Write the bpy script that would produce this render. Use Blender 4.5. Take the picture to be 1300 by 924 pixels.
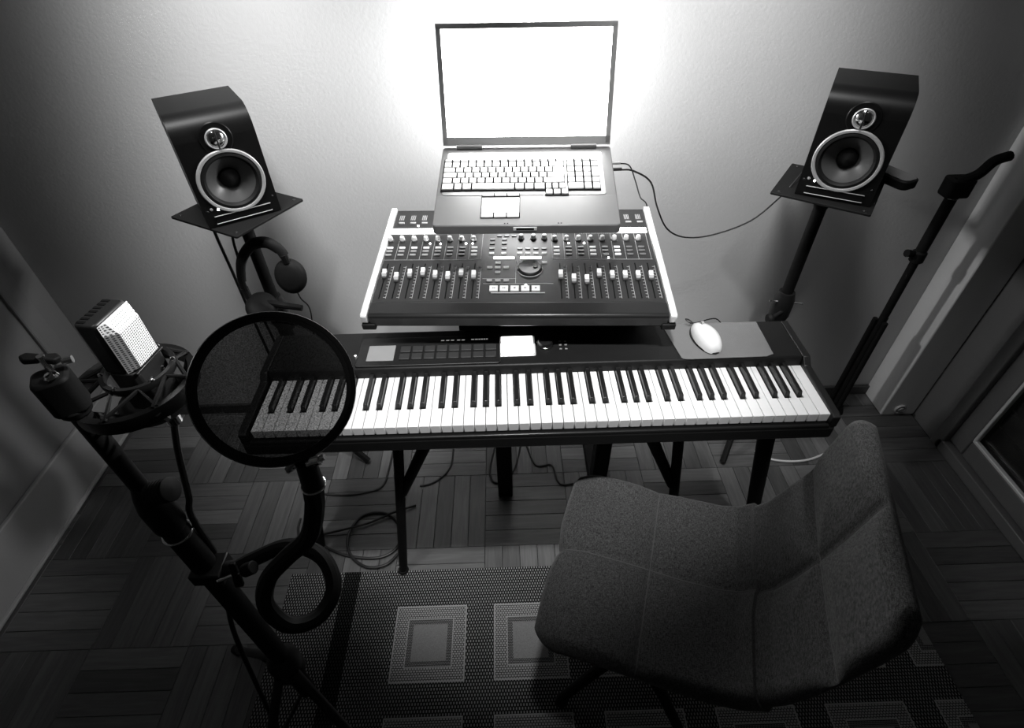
import bpy, math, random
from mathutils import Vector, Matrix
random.seed(7)
for o in list(bpy.data.objects):
    bpy.data.objects.remove(o, do_unlink=True)
SC = bpy.context.scene
COL = SC.collection
R = math.radians

# ---------------------------------------------------------------- camera, world, lights, exposure
cam_d = bpy.data.cameras.new('camera')
cam_d.sensor_fit = 'HORIZONTAL'; cam_d.sensor_width = 36.0
cam_d.lens = 683.2 / 1300 * 36.0
cam_d.clip_start = 0.02
cam = bpy.data.objects.new('camera', cam_d); COL.objects.link(cam)
def cam_axes(p, y, r):
    cp, sp, cy, sy = math.cos(p), math.sin(p), math.cos(y), math.sin(y)
    f = Vector((sy*cp, cy*cp, -sp)); rt = Vector((cy, -sy, 0)); u = rt.cross(f)
    c, s = math.cos(r), math.sin(r)
    return c*rt + s*u, c*u - s*rt, f
rt, up, fw = cam_axes(R(42.3586), R(0.4211), R(-1.4311))
m = Matrix((rt, up, -fw)).transposed().to_4x4()
m.translation = Vector((-0.0644, -0.7509, 1.6096))
cam.matrix_world = m
SC.camera = cam

w = bpy.data.worlds.new('world'); SC.world = w; w.use_nodes = True
w.node_tree.nodes['Background'].inputs[0].default_value = (1, 1, 0.97, 1)
w.node_tree.nodes['Background'].inputs[1].default_value = 0.010

def lamp(name, kind, loc, target, energy, **kw):
    d = bpy.data.lights.new(name, kind); d.energy = energy
    for k, v in kw.items(): setattr(d, k, v)
    o = bpy.data.objects.new(name, d); COL.objects.link(o); o.location = loc
    o.rotation_euler = (Vector(target) - Vector(loc)).to_track_quat('-Z', 'Y').to_euler()
    return o
# ceiling spot over the desk, two added fill spots washing the wall, added fill light hidden behind the open laptop lid
lamp('desk_spot', 'SPOT', (0.0, -0.40, 2.5), (0.0, 0.24, 0.7), 165, spot_size=R(40), spot_blend=1.0, shadow_soft_size=0.05)
for x in (-0.55, 0.55):
    lamp('desk_spot', 'SPOT', (x, -0.40, 2.5), (x, 0.24, 0.7), 70, spot_size=R(34), spot_blend=1.0, shadow_soft_size=0.05)  # flanking pair added to light the ends of the keyboard
lamp('microphone_fill_spot', 'SPOT', (0.75, 0.15, 2.3), (-0.52, -0.236, 1.205), 210, spot_size=R(5.2), spot_blend=0.6, shadow_soft_size=0.03)  # narrow fill light added to brighten the microphone grille
lamp('wall_fill_spot', 'SPOT', (-0.60, 0.25, 2.45), (-0.68, 0.78, 1.02), 185, spot_size=R(43), spot_blend=1.0, shadow_soft_size=0.22)
lamp('wall_fill_spot', 'SPOT', (0.30, 0.25, 2.45), (0.52, 0.78, 1.08), 125, spot_size=R(46), spot_blend=1.0, shadow_soft_size=0.22)
lamp('lid_fill_light', 'POINT', (-0.015, 0.665, 1.25), (0, 1, 1.25), 15, shadow_soft_size=0.03)

SC.view_settings.view_transform = 'Standard'
SC.view_settings.look = 'None'
SC.view_settings.exposure = 0.0
SC.view_settings.gamma = 1.0
SC.view_settings.use_curve_mapping = False

# ---------------------------------------------------------------- materials
def nt(name):
    m = bpy.data.materials.new(name); m.use_nodes = True
    return m, m.node_tree.nodes, m.node_tree.links, m.node_tree.nodes['Principled BSDF']
def g(v): return (v, v, v*0.97, 1)
def mat(name, v, rough=0.5, metal=0.0, var=0.12, scale=40, bump=0.0, bscale=200, spec=0.5, emit=0.0, coat=0.0):
    m, N, L, b = nt(name)
    b.inputs['Roughness'].default_value = rough; b.inputs['Metallic'].default_value = metal
    b.inputs['Specular IOR Level'].default_value = spec
    b.inputs['Coat Weight'].default_value = coat
    tc = N.new('ShaderNodeTexCoord'); no = N.new('ShaderNodeTexNoise'); no.inputs['Scale'].default_value = scale
    no.inputs['Detail'].default_value = 3
    L.new(tc.outputs['Object'], no.inputs['Vector'])
    mr = N.new('ShaderNodeMapRange'); mr.inputs['To Min'].default_value = v*(1-var); mr.inputs['To Max'].default_value = v*(1+var)
    L.new(no.outputs['Fac'], mr.inputs['Value'])
    L.new(mr.outputs[0], b.inputs['Base Color'])
    if emit:
        b.inputs['Emission Color'].default_value = (1, 1, 0.99, 1); b.inputs['Emission Strength'].default_value = emit
    if bump:
        n2 = N.new('ShaderNodeTexNoise'); n2.inputs['Scale'].default_value = bscale; n2.inputs['Detail'].default_value = 4
        L.new(tc.outputs['Object'], n2.inputs['Vector'])
        bp = N.new('ShaderNodeBump'); bp.inputs['Strength'].default_value = bump; bp.inputs['Distance'].default_value = 0.004
        L.new(n2.outputs['Fac'], bp.inputs['Height']); L.new(bp.outputs[0], b.inputs['Normal'])
    return m
M = {}
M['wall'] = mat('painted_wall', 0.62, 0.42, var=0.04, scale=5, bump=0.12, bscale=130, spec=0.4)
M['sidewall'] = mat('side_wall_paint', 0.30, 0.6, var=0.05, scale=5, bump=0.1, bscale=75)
M['rightwall'] = mat('right_wall_shaded', 0.16, 0.6, var=0.05, scale=5)  # darker copy of the side wall paint, shade put into the colour
M['doorshade'] = mat('door_shaded', 0.14, 0.35, var=0.05, scale=8)  # white door frame darkened, shade put into its colour
M['stitch'] = mat('seam_thread', 0.085, 0.8)  # seam thread, lightened to stand in for the thin highlight along the seams
M['post'] = mat('painted_post', 0.8, 0.5, var=0.04, scale=6)  # lifted above the other trim to stand in for light reaching the post
M['trim'] = mat('painted_trim', 0.45, 0.45, var=0.06, scale=8)
M['darktrim'] = mat('dark_wood_trim', 0.06, 0.4)
M['cabinet'] = mat('speaker_cabinet', 0.006, 0.40, var=0.15, spec=0.14)
M['lappalm'] = mat('laptop_palm_rest', 0.17, 0.38, 0.3, var=0.05, spec=0.4)
M['black'] = mat('black_plastic', 0.013, 0.42, var=0.2, spec=0.4)
M['blackmatt'] = mat('matt_black', 0.009, 0.65, var=0.2, spec=0.15)
M['blacksatin'] = mat('satin_black', 0.013, 0.32, var=0.15, spec=0.35)
M['rubber'] = mat('black_rubber', 0.009, 0.6, spec=0.2)
M['fabricblack'] = mat('black_foam', 0.02, 0.9, bump=0.5, bscale=400)
M['chrome'] = mat('chrome', 0.8, 0.15, 1.0, var=0.03)
M['alu'] = mat('brushed_aluminium', 0.86, 0.42, 0.35, var=0.04)
M['silver'] = mat('silver_ring', 0.42, 0.4, 0.2, var=0.05)
M['lapdeck'] = mat('laptop_deck', 0.42, 0.28, 0.75, var=0.06, scale=60)
M['lapbez'] = mat('laptop_bezel', 0.16, 0.4, 0.4, var=0.06)
M['lapframe'] = mat('laptop_screen_frame', 0.42, 0.4, 0.2, var=0.05)  # silvery frame, lightened to stand in for bloom around the screen
M['lapkey'] = mat('laptop_key', 0.62, 0.35, 0.0, var=0.05)
M['lapdark'] = mat('laptop_key_well', 0.01, 0.9, spec=0.05)
M['whitekey'] = mat('white_piano_key', 0.92, 0.25, var=0.015, coat=0.3)
M['blackkey'] = mat('black_piano_key', 0.012, 0.28, var=0.1)
M['panel'] = mat('piano_panel', 0.012, 0.45, var=0.15, spec=0.25, bump=0.06, bscale=600)
M['pad'] = mat('drum_pad', 0.028, 0.6, var=0.1)
M['greypad'] = mat('pale_touch_plate', 0.30, 0.45, var=0.06)
M['mixpanel'] = mat('mixer_panel', 0.017, 0.42, var=0.12, scale=90, spec=0.35)
M['print'] = mat('pale_print', 0.42, 0.6)
M['cap'] = mat('fader_cap', 0.72, 0.35)
M['capdark'] = mat('fader_skirt', 0.06, 0.45)
M['button'] = mat('grey_button', 0.30, 0.45)
M['buttondim'] = mat('dark_button', 0.12, 0.45)
M['buttonlit'] = mat('pale_button', 0.75, 0.4, emit=0.25)
M['lit'] = mat('lit_display', 0.9, 0.3, emit=2.6)
M['screen'] = mat('laptop_screen', 0.8, 0.3, emit=20.0)
M['lcd'] = mat('piano_display', 0.8, 0.3, emit=4.0)
M['led'] = mat('led', 0.9, 0.3, emit=30.0)
M['mouse'] = mat('white_mouse', 0.85, 0.25, coat=0.4, var=0.02)
M['mousepad'] = mat('mouse_mat', 0.16, 0.7, var=0.08, bump=0.2, bscale=900)
M['cone'] = mat('speaker_cone', 0.07, 0.35, var=0.1)
M['cable'] = mat('black_cable', 0.012, 0.5)
M['whitecable'] = mat('white_cable', 0.6, 0.5)
M['groove'] = mat('dark_gap', 0.004, 0.8, spec=0.1)
M['night'] = mat('night_backing', 0.012, 0.7)

def fabric():
    m, N, L, b = nt('woven_chair_fabric')
    b.inputs['Roughness'].default_value = 0.95; b.inputs['Specular IOR Level'].default_value = 0.15
    b.inputs['Sheen Weight'].default_value = 0.15
    tc = N.new('ShaderNodeTexCoord')
    ad = None
    for sc_ in ((900, 160, 160), (160, 900, 900)):
        mp = N.new('ShaderNodeMapping'); mp.inputs['Scale'].default_value = sc_; L.new(tc.outputs['Object'], mp.inputs['Vector'])
        no = N.new('ShaderNodeTexNoise'); no.inputs['Scale'].default_value = 1.0; no.inputs['Detail'].default_value = 2; L.new(mp.outputs[0], no.inputs['Vector'])
        if ad is None: ad = no
        else:
            a2 = N.new('ShaderNodeMath'); a2.operation = 'ADD'; L.new(ad.outputs['Fac'], a2.inputs[0]); L.new(no.outputs['Fac'], a2.inputs[1]); ad = a2
    mr = N.new('ShaderNodeMapRange'); mr.inputs['From Min'].default_value = 0.75; mr.inputs['From Max'].default_value = 1.3; mr.inputs['To Min'].default_value = 0.02; mr.inputs['To Max'].default_value = 0.115
    L.new(ad.outputs[0], mr.inputs['Value']); L.new(mr.outputs[0], b.inputs['Base Color'])
    bp = N.new('ShaderNodeBump'); bp.inputs['Strength'].default_value = 0.35; bp.inputs['Distance'].default_value = 0.002
    L.new(ad.outputs[0], bp.inputs['Height']); L.new(bp.outputs[0], b.inputs['Normal'])
    return m
M['fabric'] = fabric()

def wood():
    m, N, L, b = nt('parquet_wood')
    b.inputs['Roughness'].default_value = 0.42
    tc = N.new('ShaderNodeTexCoord'); oi = N.new('ShaderNodeObjectInfo')
    mp = N.new('ShaderNodeMapping'); mp.inputs['Scale'].default_value = (5, 60, 5)
    L.new(tc.outputs['Object'], mp.inputs['Vector'])
    off = N.new('ShaderNodeVectorMath'); off.operation = 'ADD'
    sc = N.new('ShaderNodeMath'); sc.operation = 'MULTIPLY'; sc.inputs[1].default_value = 37.0
    L.new(oi.outputs['Random'], sc.inputs[0]); L.new(mp.outputs[0], off.inputs[0]); L.new(sc.outputs[0], off.inputs[1])
    no = N.new('ShaderNodeTexNoise'); no.inputs['Scale'].default_value = 1.6; no.inputs['Detail'].default_value = 5; no.inputs['Distortion'].default_value = 0.6
    L.new(off.outputs[0], no.inputs['Vector'])
    a = N.new('ShaderNodeMapRange'); a.inputs['To Min'].default_value = 0.06; a.inputs['To Max'].default_value = 0.15
    L.new(oi.outputs['Random'], a.inputs['Value'])
    c = N.new('ShaderNodeMapRange'); c.inputs['From Min'].default_value = 0.3; c.inputs['From Max'].default_value = 0.7; c.inputs['To Min'].default_value = 0.72; c.inputs['To Max'].default_value = 1.15
    L.new(no.outputs['Fac'], c.inputs['Value'])
    mu = N.new('ShaderNodeMath'); mu.operation = 'MULTIPLY'; L.new(a.outputs[0], mu.inputs[0]); L.new(c.outputs[0], mu.inputs[1])
    L.new(mu.outputs[0], b.inputs['Base Color'])
    return m
M['wood'] = wood()

def mathn(N, L, op, a, b=None):
    n = N.new('ShaderNodeMath'); n.operation = op
    for i, x in enumerate((a, b)):
        if x is None: continue
        if isinstance(x, (int, float)): n.inputs[i].default_value = x
        else: L.new(x, n.inputs[i])
    return n.outputs[0]

def rug_mat():
    """flat woven rug: dash weave ground, dark stripe, rows of nested squares (object coordinates in metres)"""
    m, N, L, b = nt('flat_woven_rug')
    b.inputs['Roughness'].default_value = 0.95; b.inputs['Specular IOR Level'].default_value = 0.1
    tc = N.new('ShaderNodeTexCoord'); sp = N.new('ShaderNodeSeparateXYZ'); L.new(tc.outputs['Object'], sp.inputs[0])
    X, Y = sp.outputs[0], sp.outputs[1]
    f = lambda op, a, b=None: mathn(N, L, op, a, b)
    def dashes(px, py, fx, fy):
        row = f('FLOOR', f('DIVIDE', Y, py)); sh = f('MULTIPLY', f('MODULO', f('ABSOLUTE', row), 2.0), 0.5)
        u = f('FRACT', f('ADD', f('DIVIDE', X, px), sh)); v = f('FRACT', f('DIVIDE', Y, py))
        return f('MULTIPLY', f('LESS_THAN', f('ABSOLUTE', f('SUBTRACT', u, 0.5)), fx), f('LESS_THAN', f('ABSOLUTE', f('SUBTRACT', v, 0.5)), fy))
    ground = f('ADD', 0.018, f('MULTIPLY', dashes(0.0078, 0.0085, 0.2, 0.33), 0.30))
    stripe = f('MULTIPLY', f('GREATER_THAN', X, 0.168), f('LESS_THAN', X, 0.218))
    ground = f('MULTIPLY', ground, f('SUBTRACT', 1.0, f('MULTIPLY', stripe, 0.85)))
    # nested squares, period 0.285
    P = 0.285
    cell = lambda a, c0: f('MULTIPLY', f('ABSOLUTE', f('SUBTRACT', f('FRACT', f('ADD', f('DIVIDE', f('SUBTRACT', a, c0), P), 8.5)), 0.5)), P)
    u = cell(X, 0.449); v = cell(Y, -0.2165)
    d = f('MAXIMUM', u, v)
    def band(lo, hi): return f('MULTIPLY', f('GREATER_THAN', d, lo), f('LESS_THAN', d, hi))
    zone = f('MULTIPLY', f('GREATER_THAN', X, 0.30), f('LESS_THAN', Y, -0.10))
    ring1 = f('ADD', 0.05, f('MULTIPLY', dashes(0.0078, 0.006, 0.36, 0.36), 0.33))
    ring2 = f('ADD', 0.02, f('MULTIPLY', dashes(0.004, 0.004, 0.3, 0.3), 0.28))
    no = N.new('ShaderNodeTexNoise'); no.inputs['Scale'].default_value = 300; L.new(tc.outputs['Object'], no.inputs['Vector'])
    core = f('ADD', 0.16, f('MULTIPLY', no.outputs['Fac'], 0.16))
    val = ground
    for lo, hi, c in ((0.099, 0.1025, 0.40), (0.066, 0.099, ring1), (0.0635, 0.066, 0.40), (0.049, 0.0635, ring2), (-1, 0.049, core)):
        k = f('MULTIPLY', band(lo, hi), zone)
        val = f('ADD', f('MULTIPLY', val, f('SUBTRACT', 1.0, k)), f('MULTIPLY', k, c))
    L.new(val, b.inputs['Base Color'])
    return m
M['rug'] = rug_mat()

def mesh_mat(name, bright, dark, pitch, metal=0.0, rough=0.35, alpha=None):
    """woven wire or nylon gauze in object coordinates"""
    m, N, L, b = nt(name)
    tc = N.new('ShaderNodeTexCoord'); sp = N.new('ShaderNodeSeparateXYZ'); L.new(tc.outputs['Object'], sp.inputs[0])
    f = lambda op, a, b=None: mathn(N, L, op, a, b)
    s = []
    for ax in (1, 2):
        s.append(f('GREATER_THAN', f('ABSOLUTE', f('SUBTRACT', f('FRACT', f('DIVIDE', sp.outputs[ax], pitch)), 0.5)), 0.27))
    k = f('MAXIMUM', s[0], s[1])
    L.new(f('ADD', dark, f('MULTIPLY', k, bright - dark)), b.inputs['Base Color'])
    b.inputs['Metallic'].default_value = metal; b.inputs['Roughness'].default_value = rough
    bp = N.new('ShaderNodeBump'); bp.inputs['Strength'].default_value = 0.5; bp.inputs['Distance'].default_value = 0.001
    L.new(k, bp.inputs['Height']); L.new(bp.outputs[0], b.inputs['Normal'])
    return m
M['grille'] = mesh_mat('wire_grille', 0.95, 0.07, 0.0029, 0.25, 0.4)

def gauze():
    m, N, L, b = nt('nylon_gauze')
    b.inputs['Base Color'].default_value = g(0.03); b.inputs['Roughness'].default_value = 0.8
    tr = N.new('ShaderNodeBsdfTransparent'); mx = N.new('ShaderNodeMixShader')
    tc = N.new('ShaderNodeTexCoord'); no = N.new('ShaderNodeTexNoise'); no.inputs['Scale'].default_value = 800; no.inputs['Detail'].default_value = 2
    L.new(tc.outputs['Object'], no.inputs['Vector'])
    mr = N.new('ShaderNodeMapRange'); mr.inputs['From Min'].default_value = 0.35; mr.inputs['From Max'].default_value = 0.65
    mr.inputs['To Min'].default_value = 0.90; mr.inputs['To Max'].default_value = 0.76
    L.new(no.outputs['Fac'], mr.inputs['Value']); L.new(mr.outputs[0], mx.inputs[0])
    L.new(tr.outputs[0], mx.inputs[1]); L.new(b.outputs[0], mx.inputs[2])
    L.new(mx.outputs[0], N['Material Output'].inputs['Surface'])
    return m
M['gauze'] = gauze()
def glass():
    m, N, L, b = nt('window_glass')
    b.inputs['Base Color'].default_value = g(0.9); b.inputs['Roughness'].default_value = 0.03
    b.inputs['Transmission Weight'].default_value = 1.0; b.inputs['IOR'].default_value = 1.45
    return m
M['glass'] = glass()

# ---------------------------------------------------------------- mesh helpers
class MB:
    def __init__(s): s.v = []; s.f = []
    def add(s, vs, fs, T=None):
        o = len(s.v)
        s.v += [tuple(T @ Vector(v)) if T is not None else tuple(v) for v in vs]
        s.f += [[i + o for i in f] for f in fs]
        return s
    def box(s, c, d, T=None):
        x, y, z = c; a, b, e = d[0]/2, d[1]/2, d[2]/2
        vs = [(x+i*a, y+j*b, z+k*e) for i in (-1, 1) for j in (-1, 1) for k in (-1, 1)]
        return s.add(vs, [(0,1,3,2), (4,6,7,5), (0,4,5,1), (2,3,7,6), (0,2,6,4), (1,5,7,3)], T)
    def prism(s, poly, z0, z1, T=None):
        n = len(poly)
        vs = [(p[0], p[1], z0) for p in poly] + [(p[0], p[1], z1) for p in poly]
        fs = [list(range(n))[::-1], list(range(n, 2*n))] + [(i, (i+1) % n, n+(i+1) % n, n+i) for i in range(n)]
        return s.add(vs, fs, T)
    def cyl(s, p0, p1, r0, r1=None, n=16):
        r1 = r0 if r1 is None else r1
        p0, p1 = Vector(p0), Vector(p1); d = (p1-p0).normalized(); q = d.to_track_quat('Z', 'Y').to_matrix()
        vs = []
        for p, r in ((p0, r0), (p1, r1)):
            vs += [p + q @ Vector((r*math.cos(2*math.pi*i/n), r*math.sin(2*math.pi*i/n), 0)) for i in range(n)]
        fs = [(i, (i+1) % n, n+(i+1) % n, n+i) for i in range(n)] + [list(range(n))[::-1], list(range(n, 2*n))]
        return s.add(vs, fs)
    def lathe(s, prof, T=None, n=32, closed=False, caps=True):
        k = len(prof); vs = []; fs = []
        for i in range(n):
            a = 2*math.pi*i/n
            vs += [(r*math.cos(a), r*math.sin(a), z) for r, z in prof]
        for i in range(n):
            j = (i+1) % n
            for q in range(k if closed else k-1):
                t = (q+1) % k
                fs.append((i*k+q, j*k+q, j*k+t, i*k+t))
        if not closed and caps:
            if prof[0][0] > 1e-6: fs.append([i*k for i in range(n)][::-1])
            if prof[-1][0] > 1e-6: fs.append([i*k+k-1 for i in range(n)])
        return s.add(vs, fs, T)
    def tube(s, pts, r, n=8, sub=6, smooth=True, caps=True, flat=1.0, closed=False):
        P = [Vector(p) for p in pts]
        if smooth and len(P) > 2:
            Q = []; m_ = len(P)
            for i in range(m_ if closed else m_-1):
                if closed: a, b, c, d = P[i-1], P[i], P[(i+1) % m_], P[(i+2) % m_]
                else: a = P[max(i-1, 0)]; b = P[i]; c = P[i+1]; d = P[min(i+2, m_-1)]
                for k in range(sub):
                    t = k/sub
                    Q.append(0.5*((2*b) + (c-a)*t + (2*a-5*b+4*c-d)*t*t + (3*b-a-3*c+d)*t**3))
            if not closed: Q.append(P[-1])
            P = Q
        N_ = len(P); vs = []; fs = []; ref = None
        rr = r if isinstance(r, (list, tuple)) else None
        for i, p in enumerate(P):
            t = (P[(i+1) % N_]-P[i-1] if closed else P[min(i+1, N_-1)]-P[max(i-1, 0)]).normalized()
            if ref is None: ref = t.orthogonal().normalized()
            ref = (ref - t*ref.dot(t)).normalized(); bi = t.cross(ref)
            rad = r if rr is None else rr[0] + (rr[1]-rr[0])*i/(N_-1)
            vs += [p + rad*(math.cos(2*math.pi*k/n)*ref + flat*math.sin(2*math.pi*k/n)*bi) for k in range(n)]
        for i in range(N_ if closed else N_-1):
            j = (i+1) % N_
            fs += [(i*n+k, i*n+(k+1) % n, j*n+(k+1) % n, j*n+k) for k in range(n)]
        if caps and not closed: fs += [list(range(n))[::-1], [(N_-1)*n+k for k in range(n)]]
        return s.add(vs, fs)
    def mesh(s, name, mat, smooth=True, ang=35):
        me = bpy.data.meshes.new(name); me.from_pydata([tuple(v) for v in s.v], [], s.f); me.validate(); me.update()
        import bmesh
        bm = bmesh.new(); bm.from_mesh(me); bmesh.ops.recalc_face_normals(bm, faces=bm.faces); bm.to_mesh(me); bm.free()
        if smooth:
            me.polygons.foreach_set('use_smooth', [True]*len(me.polygons)); me.set_sharp_from_angle(angle=R(ang))
        me.materials.append(M[mat]); return me
    def build(s, name, mat, parent=None, bevel=0.0, loc=None, rot=None, smooth=True, ang=35, seg=2):
        return put(name, s.mesh(name, mat, smooth, ang), parent, loc, rot, bevel, seg)
def put(name, me, parent=None, loc=None, rot=None, bevel=0.0, seg=2):
    o = bpy.data.objects.new(name, me); COL.objects.link(o)
    if parent: o.parent = parent
    if loc is not None: o.location = loc
    if rot is not None: o.rotation_euler = rot
    if bevel:
        b = o.modifiers.new('bevel', 'BEVEL'); b.width = bevel; b.segments = seg; b.limit_method = 'ANGLE'; b.angle_limit = R(40)
    return o
def tag(o, label, cat, group=None):
    o['label'] = label; o['category'] = cat
    if group: o['group'] = group
    return o
def thing(name, label, cat, loc=(0, 0, 0), rot=(0, 0, 0), group=None):
    o = bpy.data.objects.new(name, None); COL.objects.link(o); o.empty_display_size = 0.05
    o.location = loc; o.rotation_euler = rot
    return tag(o, label, cat, group)
def struct(o): o['kind'] = 'structure'; return o
def rbox(w, d, r, n=5):
    """rounded rectangle polygon centred on 0"""
    p = []
    for cx, cy, a0 in ((w/2-r, d/2-r, 0), (-w/2+r, d/2-r, 90), (-w/2+r, -d/2+r, 180), (w/2-r, -d/2+r, 270)):
        for k in range(n+1):
            a = R(a0 + 90*k/n); p.append((cx+r*math.cos(a), cy+r*math.sin(a)))
    return p
def torus(mb, c, Rr, r, T=None, n=48, k=10, squash=1.0):
    prof = [(Rr + r*math.cos(2*math.pi*i/k), squash*r*math.sin(2*math.pi*i/k)) for i in range(k)]
    TT = Matrix.Translation(c) @ (T if T is not None else Matrix.Identity(4))
    return mb.lathe(prof, TT, n, closed=True)

# ---------------------------------------------------------------- room shell
XL, XR, YB = -1.60, 1.53, 0.781
fl = struct(MB().box((0, -0.65, -0.03), (3.4, 2.9, 0.04)).build('floor', 'groove', smooth=False))
B = 0.28; PW = 0.056
pm = None
gx0, gy0 = -0.16, 0.143
me_full = MB().box((0, 0, 0), (B-0.0012, PW-0.0014, 0.012)).mesh('plank', 'wood', False)
def plank(cx, cy, rot, dx=B, dy=PW):
    me = me_full
    if abs(dx-B) > 1e-4 or abs(dy-PW) > 1e-4: me = MB().box((0, 0, 0), (dx-0.0012, dy-0.0014, 0.012)).mesh('plank', 'wood', False)
    put('plank', me, fl, (cx, cy, -0.006+random.uniform(-0.0004, 0)), (0, 0, rot), 0.0006, 1)
for bi in range(-6, 7):
    for bj in range(-2, 3):
        x0, y0 = gx0 + bi*B, gy0 + bj*B
        if bj == -2 and -2 < bi < 4: continue
        x1, y1 = min(x0+B, XR), min(y0+B, YB); x0c, y0c = max(x0, XL), y0
        if x1-x0c < 0.01 or y1-y0c < 0.01: continue
        horiz = (bi + bj) % 2 == 0
        for k in range(5):
            if horiz:
                a, b = y0+k*PW, min(y0+(k+1)*PW, y1)
                if b-a > 0.006: plank((x0c+x1)/2, (a+b)/2, 0, x1-x0c, b-a)
            else:
                a, b = max(x0+k*PW, x0c), min(x0+(k+1)*PW, x1)
                if b-a > 0.006: plank((a+b)/2, (y0c+y1)/2, math.pi/2, y1-y0c, b-a)
struct(MB().box((0, YB+0.04, 1.25), (3.4, 0.08, 2.54)).build('wall_back', 'wall', smooth=False))
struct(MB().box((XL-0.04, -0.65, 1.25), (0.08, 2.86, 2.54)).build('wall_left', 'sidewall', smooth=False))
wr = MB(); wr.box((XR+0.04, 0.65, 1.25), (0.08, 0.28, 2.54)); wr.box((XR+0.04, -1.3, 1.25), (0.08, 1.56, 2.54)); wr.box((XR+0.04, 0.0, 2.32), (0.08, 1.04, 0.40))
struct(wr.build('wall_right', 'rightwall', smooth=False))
bb = struct(MB().box((0, YB-0.0075, 0.022), (3.1, 0.013, 0.044)).build('baseboard_back', 'darktrim', bevel=0.002))
bl = MB(); bl.box((XL+0.009, -0.65, 0.1), (0.016, 2.8, 0.2))
struct(bl.build('baseboard_left', 'trim', bevel=0.004))
struct(MB().tube([(XL+0.02, -1.9, 0.006), (XL+0.02, 0.74, 0.006)], 0.008, smooth=False).build('trim_1', 'trim'))
tr = MB(); tr.box((XL+0.006, 0.66, 1.3), (0.010, 0.07, 2.2)); tr.box((XL+0.006, 0.635, 1.3), (0.012, 0.014, 2.2))
struct(tr.build('trim_2', 'sidewall', bevel=0.002))
# boxed-in post in the right back corner, with a round cover near the floor
po = MB(); po.box((1.462, 0.715, 1.25), (0.13, 0.13, 2.5)); post = struct(po.build('trim_3', 'post', bevel=0.004))
kb = MB(); kb.lathe([(0, 0.006), (0.009, 0.006), (0.011, 0.002), (0.016, 0.0), (0.020, 0.004), (0.022, 0.0), (0.022, -0.004)], Matrix.Translation((1.458, 0.646, 0.035)) @ Matrix.Rotation(R(90), 4, 'X'), 24)
kb.build('round_cover', 'trim', post)
# glazed balcony door in the right wall
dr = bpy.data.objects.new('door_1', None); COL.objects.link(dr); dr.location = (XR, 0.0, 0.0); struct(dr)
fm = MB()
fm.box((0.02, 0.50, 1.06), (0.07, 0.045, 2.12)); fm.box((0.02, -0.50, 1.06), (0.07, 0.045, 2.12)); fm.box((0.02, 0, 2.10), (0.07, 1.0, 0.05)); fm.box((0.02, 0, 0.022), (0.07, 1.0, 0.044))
fm.build('door_frame', 'doorshade', dr, 0.004)
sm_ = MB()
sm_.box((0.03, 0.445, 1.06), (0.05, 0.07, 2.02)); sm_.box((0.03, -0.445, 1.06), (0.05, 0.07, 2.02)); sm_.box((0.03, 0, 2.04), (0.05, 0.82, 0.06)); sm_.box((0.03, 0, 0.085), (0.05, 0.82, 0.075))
sm_.build('door_sash', 'doorshade', dr, 0.006)
bd = MB(); bd.box((0.012, 0, 0.128), (0.016, 0.82, 0.012)); bd.box((0.012, 0.405, 1.07), (0.016, 0.012, 1.88)); bd.build('glazing_bead', 'alu', dr, 0.003)
MB().box((0.03, 0, 1.07), (0.006, 0.82, 1.90)).build('pane', 'glass', dr, smooth=False)
for k in range(26):  # added slats behind the glass stand in for the dark outside
    put('night_slat', bpy.data.meshes.get('night_slat') or MB().box((0, 0, 0), (0.012, 0.98, 0.074)).mesh('night_slat', 'night', False), dr, (0.085, 0, 0.06+k*0.078), None, 0.004, 1)

# ---------------------------------------------------------------- rug
rug = tag(MB().prism([(0, 0), (1.85, 0), (1.85, -1.2), (0, -1.2)], 0, 0.006).build('rug', 'rug', None, 0.002, (-0.762, 0.066, 0.001)),
          'dark flat woven rug with pale nested squares and dash weave', 'rug')

# ---------------------------------------------------------------- keyboard stand + digital piano
ks = thing('keyboard_stand', 'black splayed keyboard stand carrying the long digital piano', 'stand', (0, 0.14, 0))
for sx in (-1, 1):
    MB().cyl((sx*0.70, 0.02, 0.004), (sx*0.585, 0.03, 0.682), 0.019, 0.024, 14).build('leg', 'blackmatt', ks)
    MB().cyl((sx*0.413, -0.074, 0.012), (sx*0.325, -0.075, 0.672), 0.013, 0.013, 12).build('leg', 'blackmatt', ks)
    MB().cyl((sx*0.352, -0.072, 0.42), (sx*0.243, -0.074, 0.672), 0.013, 0.016, 12).build('brace', 'blackmatt', ks)
    MB().cyl((sx*0.413, -0.074, 0.0085), (sx*0.413, -0.074, 0.018), 0.017, 0.015, 12).build('rubber_foot', 'rubber', ks)
MB().box((0, -0.075, 0.678), (1.2, 0.03, 0.02)).build('rail', 'blackmatt', ks, 0.003)
MB().box((0, 0.06, 0.678), (1.2, 0.03, 0.02)).build('rail', 'blackmatt', ks, 0.003)

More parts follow.
